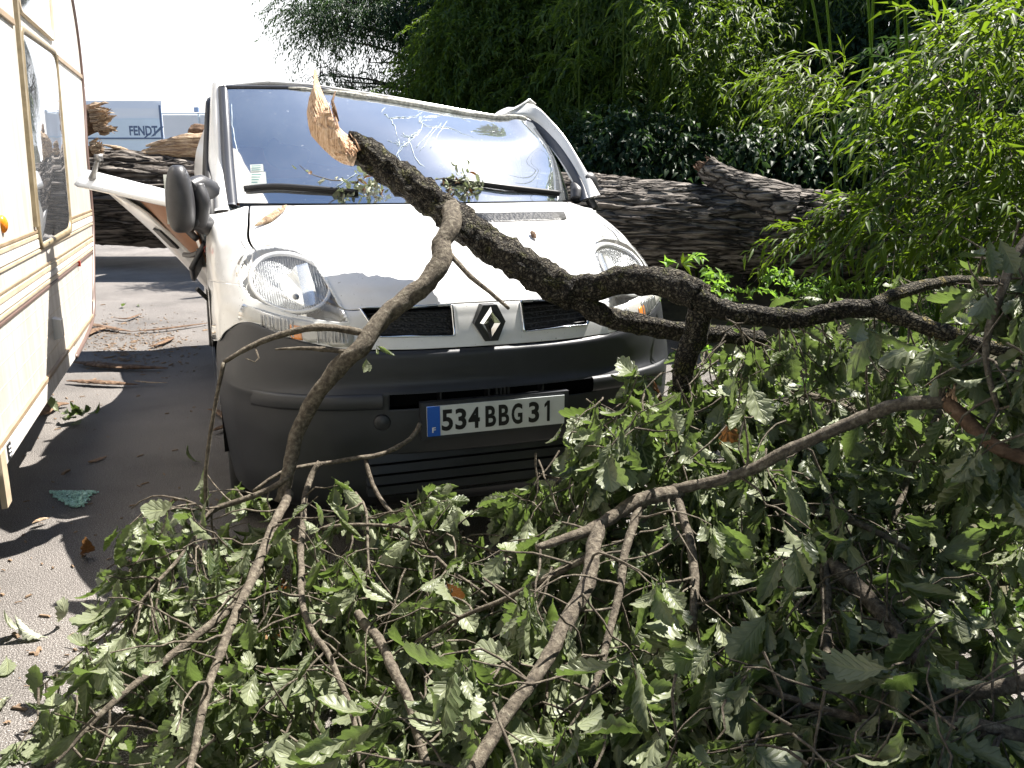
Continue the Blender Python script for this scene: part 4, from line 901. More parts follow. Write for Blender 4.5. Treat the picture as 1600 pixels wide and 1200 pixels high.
class Branch:
    def __init__(s, label, cat='branch', group=None, base=None, name='leafy_branch'):
        s.lab, s.cat, s.grp, s.name = label, cat, group, name; s.w = MB(); s.tw = MB(); s.pos = []; s.dir = []; s.up = []; s.ln = []; s.base = base; s.wood = []; s.zoned = True
    def stem(s, px, r0, r1, n=10, rough=.18, mat='twig_bark', jit=.006, free=False, part='stem'):
        pts = [P(*a) for a in px]
        if not free: pts = [clear(p) for p in pts]
        pts = spline(pts, .02 if r0 > .012 else .03, jit)
        if r0 >= .0045: GUARD.append((np.array([tuple(p) for p in pts]), max(r0, r1)))
        s.wood.append((pts, r0, r1, n, rough, mat, part))
        if s.base is None: s.base = Vector((pts[0].x, pts[0].y, 0))
        return pts
    def cluster(s, p, d, k, size=.105, spread=.75, grav=1.15):
        for _ in range(k):
            v = Vector(RNG.standard_normal(3)).normalized()*spread+d*.6+Vector((0, 0, -grav)); v.normalize()
            s.pos.append(tuple(p+Vector(RNG.standard_normal(3))*.012)); s.dir.append(tuple(v)); s.up.append(tuple(Vector(RNG.standard_normal(3))+Vector((0, -.25, .9)))); s.ln.append(size*RNG.uniform(.65, 1.25))
    def twig(s, p, d, L, leaves=7, size=.105, r=.0035, grav=.5):
        pts = [p]; d = d.normalized(); n = max(4, int(L/.035)); st = L/n
        for i in range(n):
            d = (d+Vector(RNG.standard_normal(3))*.22+Vector((0, 0, -grav*.12))).normalized(); q_ = clear(pts[-1]+d*st)
            if s.zoned:
                X_, Y_, _d = project(np.array([tuple(q_)]))
                if inzone(X_[0], Y_[0]): break
            pts.append(q_)
        if len(pts) < 3: return pts
        V3, F3 = tube(pts, [r, r*.45], 5, cap=False); s.tw.add(V3, F3)
        s.cluster(pts[-1], d, leaves, size)
        for q_ in pts[n//2:-1:2]: s.cluster(q_, d, 1+int(RNG.random()*2), size*.9)
        return pts
    def dress(s, pts, n, L=.3, leaves=6, size=.105, t0=.1, up=.2):
        for _ in range(n):
            i = int(len(pts)*RNG.uniform(t0, 1)); i = min(i, len(pts)-1); a = (pts[min(i+1, len(pts)-1)]-pts[max(i-1, 0)]).normalized()
            d = Vector(RNG.standard_normal(3)); d = (d-a*d.dot(a)).normalized()*.9+a*.5+Vector((0, 0, up)); s.twig(pts[i].copy(), d, L*RNG.uniform(.6, 1.3), leaves, size)
    def fill(s, poly, n, dfn, L=.22, leaves=7, size=.105):
        xs = [a for a, b in poly]; ys = [b for a, b in poly]; c_ = 0
        while c_ < n:
            x, y = RNG.uniform(min(xs), max(xs)), RNG.uniform(min(ys), max(ys))
            if not inpoly(x, y, poly): continue
            c_ += 1; p = clear(P(x, y, dfn(x, y))); d = Vector(RNG.standard_normal(3))*.8+Vector((-.2, -.5, .1))
            s.twig(p-d.normalized()*L*.5, d, L*RNG.uniform(.7, 1.3), leaves, size, .003)
    def build(s, leafmat_='oak_leaf', dry=.004):
        if s.base is None: s.base = Vector(s.pos[0])
        e = tag(empty(s.name, s.base), s.lab, s.cat, s.grp)
        for pts, r0, r1, n, rough, mat, part in s.wood:
            V3, F3 = tube(pts, [r0, r0*.9+r1*.1, (r0+r1)/2, r1], n, rough, 30 if r0 > .02 else 45); mesh(part, V3, F3, mat, e, off=s.base)
        if s.tw.v: s.tw.build('twigs', 'twig_bark', e, True, s.base)['kind'] = 'stuff'
        A_ = [np.array(v) for v in (s.pos, s.dir, s.up, s.ln)]
        if s.zoned and len(A_[0]):           # nothing lies over the van's nose, the open road or the thick stems
            M_ = A_[0]+A_[1]*A_[3][:, None]*.5; T_ = A_[0]+A_[1]*A_[3][:, None]*.95; x, y, d = project(M_); x2, y2, _ = project(T_)
            ok = np.array([not (inzone(a, b) or inzone(e_, f)) for a, b, e_, f in zip(x, y, x2, y2)])
            for g_, r_ in GUARD:
                gx_, gy_, gd_ = project(g_); D2 = (x[:, None]-gx_)**2+(y[:, None]-gy_)**2; lim = (r_/gd_*F_PX)[None]+(A_[3]/d*F_PX*.30)[:, None]
                ok &= ~((D2 < lim**2) & (d[:, None] < gd_[None]+.02)).any(1) | (RNG.random(len(ok)) < .12)
            A_ = [a[ok] for a in A_]
        n = len(A_[0]); dm = RNG.random(n) < dry
        if n: oak_mesh('leaves', *[a[~dm] for a in A_], leafmat_, e, s.base)
        if dm.sum(): oak_mesh('dry_leaves', *[a[dm] for a in A_], 'oak_leaf_dry', e, s.base)
        return e
def gk(py): return CAM_H/(SP-(600-py)/F_PX*CP)      # depth at which a pixel row meets the ground
rnd = RNG.uniform

# ---------------------------------------------------------------- the big limb lying over the bonnet
limb = Branch('thick mossy oak limb with a pale torn end, slanting across the van bonnet', 'branch', name='oak_limb')
a = limb.stem([(549,233,3.20),(568,238,3.19),(604,264,3.2),(650,296,3.18),(700,332,3.15),(750,372,3.08),(810,410,3.0),(860,440,2.95),(900,458,2.92)], .070, .062, 28, .26, 'limb_bark', .004, True, 'limb')
limb.wood[-1] = (a, .054, .057, 44, .34, 'limb_bark', 'limb')
up_ = limb.stem([(880,450,2.93),(930,449,2.9),(975,438,2.85),(1040,442,2.78),(1095,464,2.7)], .046, .048, 24, .25, 'limb_bark', .004, True, 'fork')
lo_ = limb.stem([(890,455,2.93),(935,490,2.92),(1000,508,2.92),(1070,517,2.92),(1130,524,2.95),(1190,528,3.0)], .036, .026, 20, .25, 'limb_bark', .004, True, 'fork')
rt_ = limb.stem([(1085,462,2.70),(1130,484,2.68),(1190,494,2.68),(1250,497,2.68),(1310,484,2.66),(1380,482,2.64)], .032, .026, 20, .25, 'limb_bark', .004, True, 'fork')
r1_ = limb.stem([(1370,482,2.64),(1420,500,2.6),(1480,522,2.55),(1550,542,2.5),(1640,560,2.45)], .024, .017, 16, .25, 'lichen_bark', .004, True, 'fork')
r2_ = limb.stem([(1360,478,2.64),(1400,460,2.7),(1450,445,2.8),(1500,437,2.9),(1560,440,3.0)], .020, .012, 14, .25, 'lichen_bark', .004, True, 'fork')
dn_ = limb.stem([(1098,458,2.72),(1088,520,2.74),(1072,560,2.76),(1064,612,2.78)], .040, .028, 20, .25, 'limb_bark', .004, True, 'fork')
sd_ = limb.stem([(706,326,3.12),(704,356,3.02),(690,380,2.98),(692,402,2.94),(668,440,2.9),(632,470,2.87),(600,496,2.84),(574,528,2.8),(560,548,2.78),(530,572,2.78),(492,622,2.78),(466,672,2.78),(452,730,2.76),(438,785,2.74)], .034, .0185, 18, .22, 'twig_bark', .003, True, 'side_branch')
q_ = limb.stem([(574,522,2.8),(545,516,2.78),(500,512,2.72),(450,520,2.7),(395,540,2.68),(350,566,2.66)], .0125, .0065, 9, .2, 'twig_bark', .002, True, 'side_twig')
q_ = limb.stem([(350,566,2.66),(342,602,2.66),(328,680,2.68),(322,740,2.7),(322,792,2.74)], .0065, .0065, 8, .2, 'twig_bark', .002, True, 'side_twig')
q_ = limb.stem([(556,552,2.78),(520,547,2.76),(470,544,2.74),(430,546,2.73)], .0085, .003, 8, .3, 'twig_bark', .002, True, 'side_twig')
q_ = limb.stem([(704,398,2.96),(735,432,2.9),(765,456,2.86),(795,482,2.82)], .0095, .0055, 9, .3, 'twig_bark', .002, True, 'side_twig')
q_ = limb.stem([(398,540,2.68),(404,560,2.66),(398,566,2.65),(384,560,2.64)], .003, .0015, 5, .2, 'twig_bark', .002, True, 'side_twig')
q_ = limb.stem([(527,190,3.18),(522,170,3.17),(519,158,3.18),(524,142,3.2)], .008, .003, 8, .4, 'old_bark', .004, True, 'bark_strip')
for st, n_ in ((rt_, 14), (r1_, 16), (r2_, 12), (lo_[len(lo_)*2//3:], 8), (dn_[len(dn_)//2:], 8)): limb.dress(st, n_, .24, 6, .10, up=-.7)
limb.base = Vector((dn_[-1].x, dn_[-1].y, 0))
limbo = limb.build()
oak_mesh('leaves', [tuple(P(588, 540, 2.74))]*3+[tuple(P(572, 560, 2.76))]*2, [(.8, .1, -.5), (.5, 0, -.2), (.2, -.3, -.9), (-.1, 0, -1), (.2, 0, -1)], [(0, -1, .5)]*5, [.065, .04, .06, .05, .045], 'oak_leaf', limbo, limb.base)
# pale torn end of the limb: a bent tongue of wood
outl = [(490,108),(494,128),(503,150),(512,168),(519,190),(532,204),(545,214),(555,226),(558,244),(549,259),(535,256),(520,247),(503,231),(486,212),(482,198),(479,176),(483,152),(490,134)]
mid_ = [(490,110),(492,140),(496,165),(500,188),(512,206),(526,224),(540,238)]
no = len(outl); rs = resample(outl, 64); V3 = []; ctr = (508, 200)
def spine(x, y):
    b = min(((x-mx_)**2+(y-my_)**2, i) for i, (mx_, my_) in enumerate(mid_))[1]; return mid_[b]
R_ = 9
for r in range(R_+1):
    t = r/R_
    for x, y in rs:
        t_c = np.clip((y-108)/130, 0, 1); cx_ = np.interp(y, [108, 134, 165, 188, 206, 224, 259], [490, 490, 495, 500, 512, 524, 540]); cy_ = y*.25+.75*np.interp(x, [479, 500, 520, 558], [150, 190, 215, 240]) if y > 200 else y
        xx, yy = cx_+(x-cx_)*t, cy_+(y-cy_)*t
        dz = 3.19-.055*t_c-.035*(1-t*t)*(.4+t_c)+.012*noise.noise(Vector((xx*.12, yy*.02, 0)))+.010*noise.noise(Vector((xx*.5-yy*.15, yy*.05, 3)))+.05*(1-t_c)
        V3.append(P(xx, yy, dz))
n_ = len(rs)
for x, y in rs: V3.append(P(x+4, y+1, 3.215+.05*(1-np.clip((y-108)/130, 0, 1))))
F3 = [(r*n_+i, (r+1)*n_+i, (r+1)*n_+(i+1) % n_, r*n_+(i+1) % n_) for r in range(R_+1) for i in range(n_)]
F3 += [tuple((R_+1)*n_+i for i in range(n_))]
mesh('torn_wood', V3, F3, 'split_wood', limbo, False, off=limb.base)

splinters(P(520, 196, 3.16), P(500, 130, 3.16)-P(520, 196, 3.16), .018, .13, 22, 'split_wood', 'torn_fibres', limbo, limb.base, 31, .0035)
splinters(P(545, 236, 3.14), P(515, 190, 3.12)-P(545, 236, 3.14), .045, .07, 46, 'split_wood', 'torn_fibres', limbo, limb.base, 32, .004)
# ---------------------------------------------------------------- leafy branches of the pile
G = 'torn oak branches piled in front of the van'
b1 = Branch('lit leafy oak branch spreading to the left on the asphalt, lowest at the left', group=G)
s1 = b1.stem([(452,770,2.72),(410,862,2.45),(385,925,2.25),(352,1000,2.08),(322,1090,1.92),(292,1210,1.75)], .014, .0075, 10)
s2 = b1.stem([(405,890,2.4),(362,950,2.3),(325,980,2.22),(270,1022,2.15),(170,1105,2.02),(60,1215,1.9)], .011, .006, 9)
s3 = b1.stem([(452,745,2.74),(400,775,2.72),(330,800,2.7),(300,850,2.62),(250,905,2.5),(210,960,2.45)], .010, .003, 8)
s4 = b1.stem([(330,802,2.7),(290,782,2.72),(240,776,2.75),(205,795,2.76)], .004, .002, 6)
s5 = b1.stem([(255,900,2.5),(200,960,2.42),(140,1010,2.36),(60,1075,2.3)], .004, .002, 6)
for st, n_ in ((s1, 16), (s2, 12), (s3, 20), (s4, 5), (s5, 8)): b1.dress(st, n_, .24, 6, .095)
b1.fill([(165,870),(200,810),(300,815),(430,790),(470,900),(420,1000),(300,1000),(190,980)], 55, lambda x, y: gk(y)*rnd(.80, .97), .2, 6, .095)
b1.fill([(90,1080),(200,960),(430,980),(420,1200),(110,1200)], 55, lambda x, y: gk(y)*rnd(.82, .97), .2, 6, .095)
b2 = Branch('sunlit leafy oak branch hanging just left of centre below the plate', group=G)
s1 = b2.stem([(500,722,2.85),(480,760,2.8),(470,860,2.5),(478,960,2.22),(522,1040,2.05),(552,1130,1.9),(568,1215,1.8)], .010, .0055, 9)
s2 = b2.stem([(656,662,3.0),(640,688,2.96),(585,712,2.9),(500,724,2.86),(440,738,2.8),(395,768,2.76)], .008, .0055, 9, .25, free=True)
s3 = b2.stem([(572,718,2.9),(590,772,2.82),(640,832,2.66),(700,886,2.5),(765,935,2.4)], .007, .004, 8)
s4 = b2.stem([(500,826,2.62),(560,820,2.62),(640,826,2.62),(720,846,2.6),(800,872,2.55)], .0055, .003, 7)
s5 = b2.stem([(555,770,2.75),(572,800,2.68),(578,900,2.5),(625,955,2.38)], .005, .002, 6)
for st, n_ in ((s1, 18), (s3, 18), (s4, 12), (s5, 12)): b2.dress(st, n_, .24, 7, .10)
b2.fill([(430,790),(520,780),(640,800),(740,830),(820,890),(835,1000),(640,1010),(460,1000)], 95, lambda x, y: gk(y)*rnd(.76, .95), .22, 7, .10)
b2.fill([(420,990),(830,1000),(800,1200),(420,1200)], 75, lambda x, y: gk(y)*rnd(.80, .97), .22, 7, .105)
b3 = Branch('leafy oak branch with lichen spotted fork, mid heap below the right headlight', group=G)
s1 = b3.stem([(1062,772,2.25),(1005,780,2.2),(930,822,2.12),(838,856,2.05)], .019, .008, 12, .22)
s2 = b3.stem([(935,822,2.12),(912,920,1.95),(870,1002,1.82),(830,1068,1.72),(782,1130,1.64),(733,1210,1.55)], .018, .012, 12, .22)
s3 = b3.stem([(1045,768,2.25),(1150,742,2.2),(1240,700,2.15),(1330,660,2.1),(1400,632,2.05),(1480,626,2.0)], .014, .0155, 12, .2, free=True)
s4 = b3.stem([(1480,626,2.0),(1512,660,1.95),(1550,694,1.9),(1620,722,1.85)], .017, .014, 12, .2, 'old_bark', free=True)
s5 = b3.stem([(1058,776,2.24),(1076,850,2.12),(1086,920,2.02),(1083,985,1.95)], .012, .009, 10)
s6 = b3.stem([(1000,785,2.2),(975,880,2.05),(955,985,1.92),(925,1080,1.8)], .011, .007, 10)
s7 = b3.stem([(925,868,2.05),(800,932,2.12),(720,965,2.15),(650,1002,2.18)], .008, .004, 8)
for st, n_ in ((s1, 8), (s2, 10), (s3, 12), (s5, 10), (s6, 10), (s7, 10)): b3.dress(st, n_, .24, 6, .11)
b3.fill([(790,700),(900,640),(1000,560),(1080,590),(1180,640),(1300,760),(1260,900),(1000,900),(840,800)], 170, lambda x, y: rnd(2.25, 3.05), .22, 7, .105)
b4 = Branch('shaded leafy oak branch filling the bottom right corner', group=G)
s1 = b4.stem([(1205,785,2.6),(1280,800,2.55),(1340,818,2.5),(1420,860,2.45)], .014, .007, 9)
s2 = b4.stem([(1300,880,2.2),(1370,950,2.05),(1425,1020,1.9),(1500,1080,1.8),(1620,1060,1.75)], .020, .014, 12, .22)
s3 = b4.stem([(1600,1150,1.6),(1500,1130,1.62),(1400,1140,1.62),(1290,1110,1.66),(1200,1075,1.7)], .012, .006, 10)
s4 = b4.stem([(560,960,2.3),(603,1020,2.1),(640,1100,1.95),(665,1195,1.85)], .013, .010, 10)
s5 = b4.stem([(1290,880,2.2),(1292,980,2.0),(1288,1080,1.85)], .012, .008, 10)
for st, n_ in ((s1, 8), (s2, 14), (s3, 14), (s5, 10)): b4.dress(st, n_, .24, 7, .12)
b4.fill([(640,1010),(840,860),(1000,860),(1250,850),(1400,900),(1400,1200),(700,1200)], 190, lambda x, y: gk(y)*rnd(.66, .95), .24, 7, .115)
b4.fill([(1180,1000),(1250,900),(1600,880),(1600,1200),(1100,1200)], 120, lambda x, y: gk(y)*rnd(.62, .95), .24, 7, .12)
b5 = Branch('oak branch with sun flecked leaves right of the van, under the forked limb', group=G)
s1 = b5.stem([(1185,600,3.4),(1260,616,3.35),(1330,640,3.3),(1400,680,3.2)], .014, .007, 9, free=True)
s2 = b5.stem([(1130,530,3.3),(1200,560,3.3),(1290,580,3.4),(1400,600,3.5),(1500,640,3.4)], .012, .006, 9, free=True)
s3 = b5.stem([(1480,620,3.0),(1430,720,2.9),(1400,800,2.8),(1350,880,2.7)], .012, .008, 9, free=True)
for st, n_ in ((s1, 12), (s2, 14), (s3, 12)): b5.dress(st, n_, .28, 7, .11)
b5.fill([(1080,560),(1200,545),(1420,560),(1600,620),(1600,900),(1300,880),(1180,700)], 210, lambda x, y: rnd(2.6, 3.3), .25, 7, .11)
b6 = Branch('dark leafy oak branch hanging close at the right edge over the forked limb', group=G)
s1 = b6.stem([(1700,300,1.9),(1600,380,1.9),(1560,470,1.88),(1540,560,1.86),(1560,640,1.84)], .012, .005, 9, free=True)
b6.dress(s1, 12, .13, 6, .11)
b6.fill([(1530,390),(1600,360),(1660,500),(1660,780),(1580,760),(1530,640),(1545,480)], 46, lambda x, y: rnd(1.75, 2.1), .12, 5, .11)
b1.build(); b2.build(); b3e = b3.build(); b4.build(); b5.build(); b6.build()
splinters(P(1478, 622, 2.0), Vector((-.1, 0, .5)), .018, .055, 14, 'split_wood', 'torn_wood', b3e, b3.base, 9, .006)

# ---------------------------------------------------------------- loose bits on the van and on the ground
def chip(label, pts, w0, mat='old_bark', name='bark_chip', cat='bark', grp=None, flat=.35, seed=0):
    pts = spline([Vector(p) for p in pts], .012); n = 8; V, Fc = tube(pts, [w0*.25, w0, w0*.9, w0*.2], n, .28, 30)
    c = pts[len(pts)//2]; V = [Vector((v.x, v.y, c.z+(v.z-c.z)*flat if abs(pts[0].z-pts[-1].z) < .02 else v.z)) for v in V]
    b0 = c.copy(); b0.z = min(v.z for v in V); o = mesh(name, V, Fc, mat, None, False, off=b0); o.location = b0; return tag(o, label, cat, grp)
def onvan(px, py, up=.012): h_, n__ = cast(px, py, up); return l2w(*h_)
chip('curled bark chip lying on the bonnet above the left headlight', [onvan(400, 357), onvan(424, 345, .016), onvan(449, 328, .02)], .016, 'split_wood_along', flat=1)
chip('tiny bark crumb on the bonnet right of the limb', [onvan(829, 366), onvan(837, 376)], .011, flat=1)
for lab, (x0, x1, y0), k_ in (('wilted leaf tuft caught at the wiper left of the limb', (525, 605, 301), 26), ('wilted leaf tuft caught at the windscreen foot right of the limb', (690, 748, 297), 30)):
    tb_ = Branch(lab, 'leaves', 'leaf tufts at the windscreen foot', name='leaf_tuft'); tb_.zoned = False
    for _ in range(k_):
        x = rnd(x0, x1); p = l2w(*cast(x, y0, .02, GLASS)[0]); tb_.base = tb_.base or Vector(p); tb_.cluster(Vector(p)+Vector((0, 0, rnd(0, .09)*(1-abs((x-(x0+x1)/2)/(x1-x0)*1.6)))), Vector((rnd(-.6, .6), -.2, rnd(-.4, .6))), 2, .048, .9, .35)
    tb_.twig(Vector(p)+Vector((-.02, -.02, .04)), Vector((-1, -.2, .3)), .2, 1, .04, .003, .2); tb_.build('fallen_leaf', .1)
def GP(px, py, z=.012): p = P(px, py, CAM_H/(SP-(600-py)/F_PX*CP)); p.z = z; return p
strips = [((130,508),(160,515),(205,522),.035,'long bark strip by the caravan corner, farthest of the strips'), ((205,522),(260,518),(328,508),.022,'thin dark stick reaching towards the open door'),
          ((120,532),(150,520),(178,516),.05,'thick curled bark slab under the caravan corner'), ((115,570),(180,578),(262,580),.05,'wide dark bark slab lying between caravan and van'),
          ((105,600),(160,604),(215,606),.035,'narrow bark slab, nearest of the large strips'), ((60,655),(85,640),(108,636),.05,'dark bark lump in the caravan shadow'), ((210,600),(235,604),(262,603),.012,'straw coloured stick beside the nearest slab'),
          ((180,500),(200,502),(220,494),.02,'small twig on the bright asphalt behind the slabs'), ((325,645),(340,650),(350,660),.02,'pale wood sliver next to the van wheel, upper one'), ((330,680),(345,676),(350,670),.02,'pale wood sliver next to the van wheel, lower one'),
          ((52,826),(65,822),(78,818),.012,'short dark stick at the shadow edge'), ((232,545),(250,542),(272,530),.03,'crumbled dark bark piece in front of the thin stick')]
for a, b, c, w_, lab in strips: chip(lab, [GP(*a), GP(*b, .03), GP(*c)], w_, 'old_bark' if w_ > .015 else 'split_wood_along', 'bark_strip', 'bark', 'bark and wood scattered between caravan and van')
# chips and crumbs: too many to count
q = MB(); rr = random.Random(21)
for _ in range(1150):
    if rr.random() < .75: x, y = rr.gauss(200, 55), rr.gauss(535, 22)
    else: x, y = rr.uniform(-60, 345), rr.uniform(440, 1150)
    if y < 430: continue
    p = GP(x, y, .006); s_ = rr.uniform(.004, .016)*(1.6 if rr.random() < .06 else .8); a = rr.uniform(0, 3.14); l_ = s_*rr.uniform(1, 4)
    q.box(p, (l_, s_*.7, s_*.4), Matrix.Rotation(a, 3, 'Z'), .3)
tag(q.build('wood_crumbs', 'crumb_wood'), 'brown wood and bark crumbs strewn on the asphalt', 'wood crumbs', kind='stuff')
q = MB()
for _ in range(700):
    y = 770+24*rr.random()**1.6; x = 112+(rr.random()-.5)*70*(1-(y-770)/30)+rr.gauss(0, 3)+(y-770)*.3; p = GP(x, y, .008); s_ = rr.uniform(.004, .009); q.box(p, (s_, s_, s_*.8), Matrix.Rotation(rr.uniform(0, 3), 3, 'Z') @ Matrix.Rotation(rr.uniform(-.5, .5), 3, 'X'))
simple('green_glass', (.42, .68, .55), .1, nscale=50); tag(q.build('broken_glass', 'green_glass'), 'patch of crushed green glass on the shaded asphalt', 'broken glass', kind='stuff')
# single fallen leaves and tufts on the asphalt
spots = [(45,985,'pale upturned leaf on the sunny asphalt, farther left one'), (88,975,'pale upturned leaf on the sunny asphalt, middle one'), (120,1000,'pale crumpled leaf beside the branch tips'), (75,1000,'pale leaf just in front of the middle one'),
         (148,945,'light leaf touching the branch edge'), (10,1030,'green leaf cut by the left edge of the view'), (8,1055,'dull leaf under the green one at the left edge'), (125,870,'brownish leaf on the dark asphalt'), (95,660,'green leaf tuft in the caravan shadow, left one'), (125,660,'green leaf tuft in the caravan shadow, right one'),
         (190,480,'small leaf on the bright asphalt behind, left one'), (215,478,'small leaf on the bright asphalt behind, right one'), (315,725,'leaf lying near the van wheel'), (170,715,'small dry leaf in the middle of the dark asphalt'), (60,1110,'leaf under the lowest left twigs'), (20,1090,'pale leaf by the lower left corner')]
for i, (x, y, lab) in enumerate(spots):
    p = GP(x, y, .01); n = 5 if 'tuft' in lab else 1
    m_ = 'fallen_leaf' if 'pale' in lab or 'light' in lab else ('oak_leaf_dry' if 'dry' in lab or 'brown' in lab else 'oak_leaf')
    pos = [tuple(p+Vector((rnd(-.04, .04), rnd(-.04, .04), .012+.01*k)) if n > 1 else p) for k in range(n)]
    a = [rnd(0, 6.28) for _ in range(n)]
    o = oak_mesh('fallen_leaf', pos, [(math.cos(t), math.sin(t), .12) for t in a], [(rnd(-.3, .3), rnd(-.3, .3), 1)]*n, [.12]*n, m_, None, p); o.location = p; tag(o, lab, 'leaf', 'fallen leaves on the asphalt')

# ================================================================== GREENERY BEHIND
def culms(q, n, x0, x1, y0, y1, h0, h1, lean, seed):
    rr = random.Random(seed); out = []
    for _ in range(n):
        x, y = rr.uniform(x0, x1), rr.uniform(y0, y1); h_ = rr.uniform(h0, h1); z0 = max(-.02, bankz(x, y)-.1); dx, dy = rr.uniform(-.3, .3)+lean[0], rr.uniform(-.3, .3)+lean[1]
        pts = [Vector((x+dx*t*t*h_*.35, y+dy*t*t*h_*.35, z0+h_*t*(1-.12*t))) for t in np.linspace(0, 1, 12)]; V3, F3 = tube(pts, [.014, .004], 6); q.add(V3, F3); out.append(pts)
    return out
def sprays(centers, dirs, L, leaves, ll, wd):
    """alternate narrow leaves along drooping thin sprays; returns leaf arrays and twig points"""
    n = len(centers); t = np.linspace(.15, 1, leaves)[None, :, None]
    c = np.asarray(centers)[:, None, :]; d = nrm_(np.asarray(dirs))[:, None, :]; L = np.asarray(L)[:, None, None]
    p = c+d*L*t+np.array((0, 0, -1.))*(L*t*t*.45); tang = nrm_(d+np.array((0, 0, -1.))*t*.9)
    side = nrm_(np.cross(tang, np.array((0, 0, 1.))+.3*RNG.standard_normal((n, 1, 3))))*np.where(np.arange(leaves) % 2, 1, -1)[None, :, None]
    dr = nrm_(tang*.8+side*.55+.25*RNG.standard_normal(p.shape)+np.array((0, 0, -.25)))
    return p.reshape(-1, 3), dr.reshape(-1, 3), RNG.standard_normal((n*leaves, 3))*.5+np.array((0, 0, 1)), (ll*RNG.uniform(.6, 1.2, n*leaves)), wd*RNG.uniform(.7, 1.2, n*leaves), p
def spray_plant(e, off, centers, dirs, L, leaves, ll, wd, mat, twigs=True, name='leaves'):
    p, dr, u, l_, w_, pp = sprays(centers, dirs, L, leaves, ll, wd); blade_mesh(name, p, dr, u, l_, w_, mat, e, off)
    if twigs:
        q = MB()
        for k in range(len(pp)): V3, F3 = tube([Vector(centers[k])]+[Vector(v) for v in pp[k][::3]], [.003, .0012], 4, cap=False); q.add(V3, F3)
        q.build('twigs', 'twig_bark', e, True, off)['kind'] = 'stuff'
def polypts(poly, n, dfn):
    xs = [a for a, b in poly]; ys = [b for a, b in poly]; out = []
    while len(out) < n:
        x, y = rnd(min(xs), max(xs)), rnd(min(ys), max(ys))
        if inpoly(x, y, poly): out.append(tuple(P(x, y, dfn(x, y))))
    return np.array(out)
# bright bamboo at the right
bb = Vector((2.6, 5.6, bankz(2.6, 5.6))); bam = tag(empty('bamboo_clump', bb), 'bright sunlit bamboo clump arching down over the trunk at the right', 'bamboo')
q = MB(); culms(q, 14, 2.3, 3.6, 5.3, 6.6, 3.2, 4.6, (-.6, -.6), 3); q.build('culms', 'bamboo_leaf', bam, True, bb)
pA = [(1330,380),(1290,385),(1340,340),(1380,300),(1370,200),(1390,120),(1430,70),(1470,10),(1600,0),(1700,0),(1700,380),(1560,370),(1500,330),(1450,430),(1410,420),(1390,350)]
C1 = polypts(pA, 290, lambda x, y: rnd(4.3, 5.4)); D1 = np.array((-.7, -.4, .25))+.6*RNG.standard_normal((len(C1), 3))
C1[:, 2] += 0
spray_plant(bam, bb, C1, D1, RNG.uniform(.22, .45, len(C1)), 10, .165, .025, 'bamboo_leaf')
C2 = np.array([tuple(P(1410+rnd(-60, 60)*.3-t*180, 300+t*85+rnd(-12, 12), 4.7)) for t in RNG.uniform(0, 1, 26)]); spray_plant(bam, bb, C2, np.array((-1, -.2, .1))+.25*RNG.standard_normal((26, 3)), RNG.uniform(.2, .3, 26), 11, .11, .016, 'bamboo_leaf', name='leaves')
C3 = polypts(pA, 420, lambda x, y: rnd(5.6, 7.0)); spray_plant(bam, bb, C3, np.array((-.6, -.5, .0))+.7*RNG.standard_normal((len(C3), 3)), RNG.uniform(.3, .5, len(C3)), 11, .16, .024, 'dark_leaf', name='inner_shade_leaves')  # darker leaf colour inside stands in for shade in the clump
C2 = polypts([(1220,90),(1330,75),(1350,130),(1300,190),(1230,170),(1200,120)], 60, lambda x, y: rnd(5.2, 6)); spray_plant(bam, bb, C2, np.array((-.9, -.3, .1))+.4*RNG.standard_normal((60, 3)), RNG.uniform(.2, .35, 60), 11, .12, .017, 'bamboo_leaf')
# single bamboo shoot in front of the trunk
bs_ = P(1045, 470, 3.6); o = tag(empty('bamboo_shoot', bs_), 'thin bamboo shoot with a few lit leaves between bonnet and trunk', 'bamboo'); q = MB(); V3, F3 = tube([bs_, P(1052, 430, 3.6), P(1060, 412, 3.6)], .003, 5); q.add(V3, F3); q.build('stem', 'bamboo_leaf', o, True, bs_)
pt = P(1065, 412, 3.6); blade_mesh('leaves', [tuple(pt)]*4, [(1, 0, -.25), (.55, .1, .5), (.7, 0, -.75), (.1, 0, 1)], [(0, -1, .6)]*4, [.075, .06, .075, .05], [.016]*4, 'bamboo_leaf', o, bs_)
# tall bamboo grove behind the trunk
gb = Vector((2.6, 9.6, bankz(2.6, 9.6))); gr_ = tag(empty('bamboo_grove', gb), 'tall shaded bamboo grove behind the trunk, upper right', 'bamboo')
q = MB(); cu_ = culms(q, 46, .6, 6.0, 8.9, 11.2, 4.5, 7.5, (-.15, -.5), 8); q.build('culms', 'bamboo_leaf', gr_, True, gb)
pG = [(860,-140),(1700,-140),(1700,300),(1280,300),(1260,180),(1180,230),(1060,200),(960,180),(880,120)]
C1 = polypts(pG, 2400, lambda x, y: rnd(8.6, 11.5)); spray_plant(gr_, gb, C1, np.array((-.3, -.8, -.1))+.6*RNG.standard_normal((len(C1), 3)), RNG.uniform(.35, .7, len(C1)), 14, .17, .026, 'tree_leaf', False)
C1 = polypts([(1000,0),(1180,0),(1200,90),(1180,180),(1110,230),(1060,120)], 260, lambda x, y: rnd(7.9, 8.8)); spray_plant(gr_, gb, C1, np.array((-.3, -.8, 0))+.6*RNG.standard_normal((len(C1), 3)), RNG.uniform(.3, .5, len(C1)), 14, .15, .024, 'tree_leaf', False)
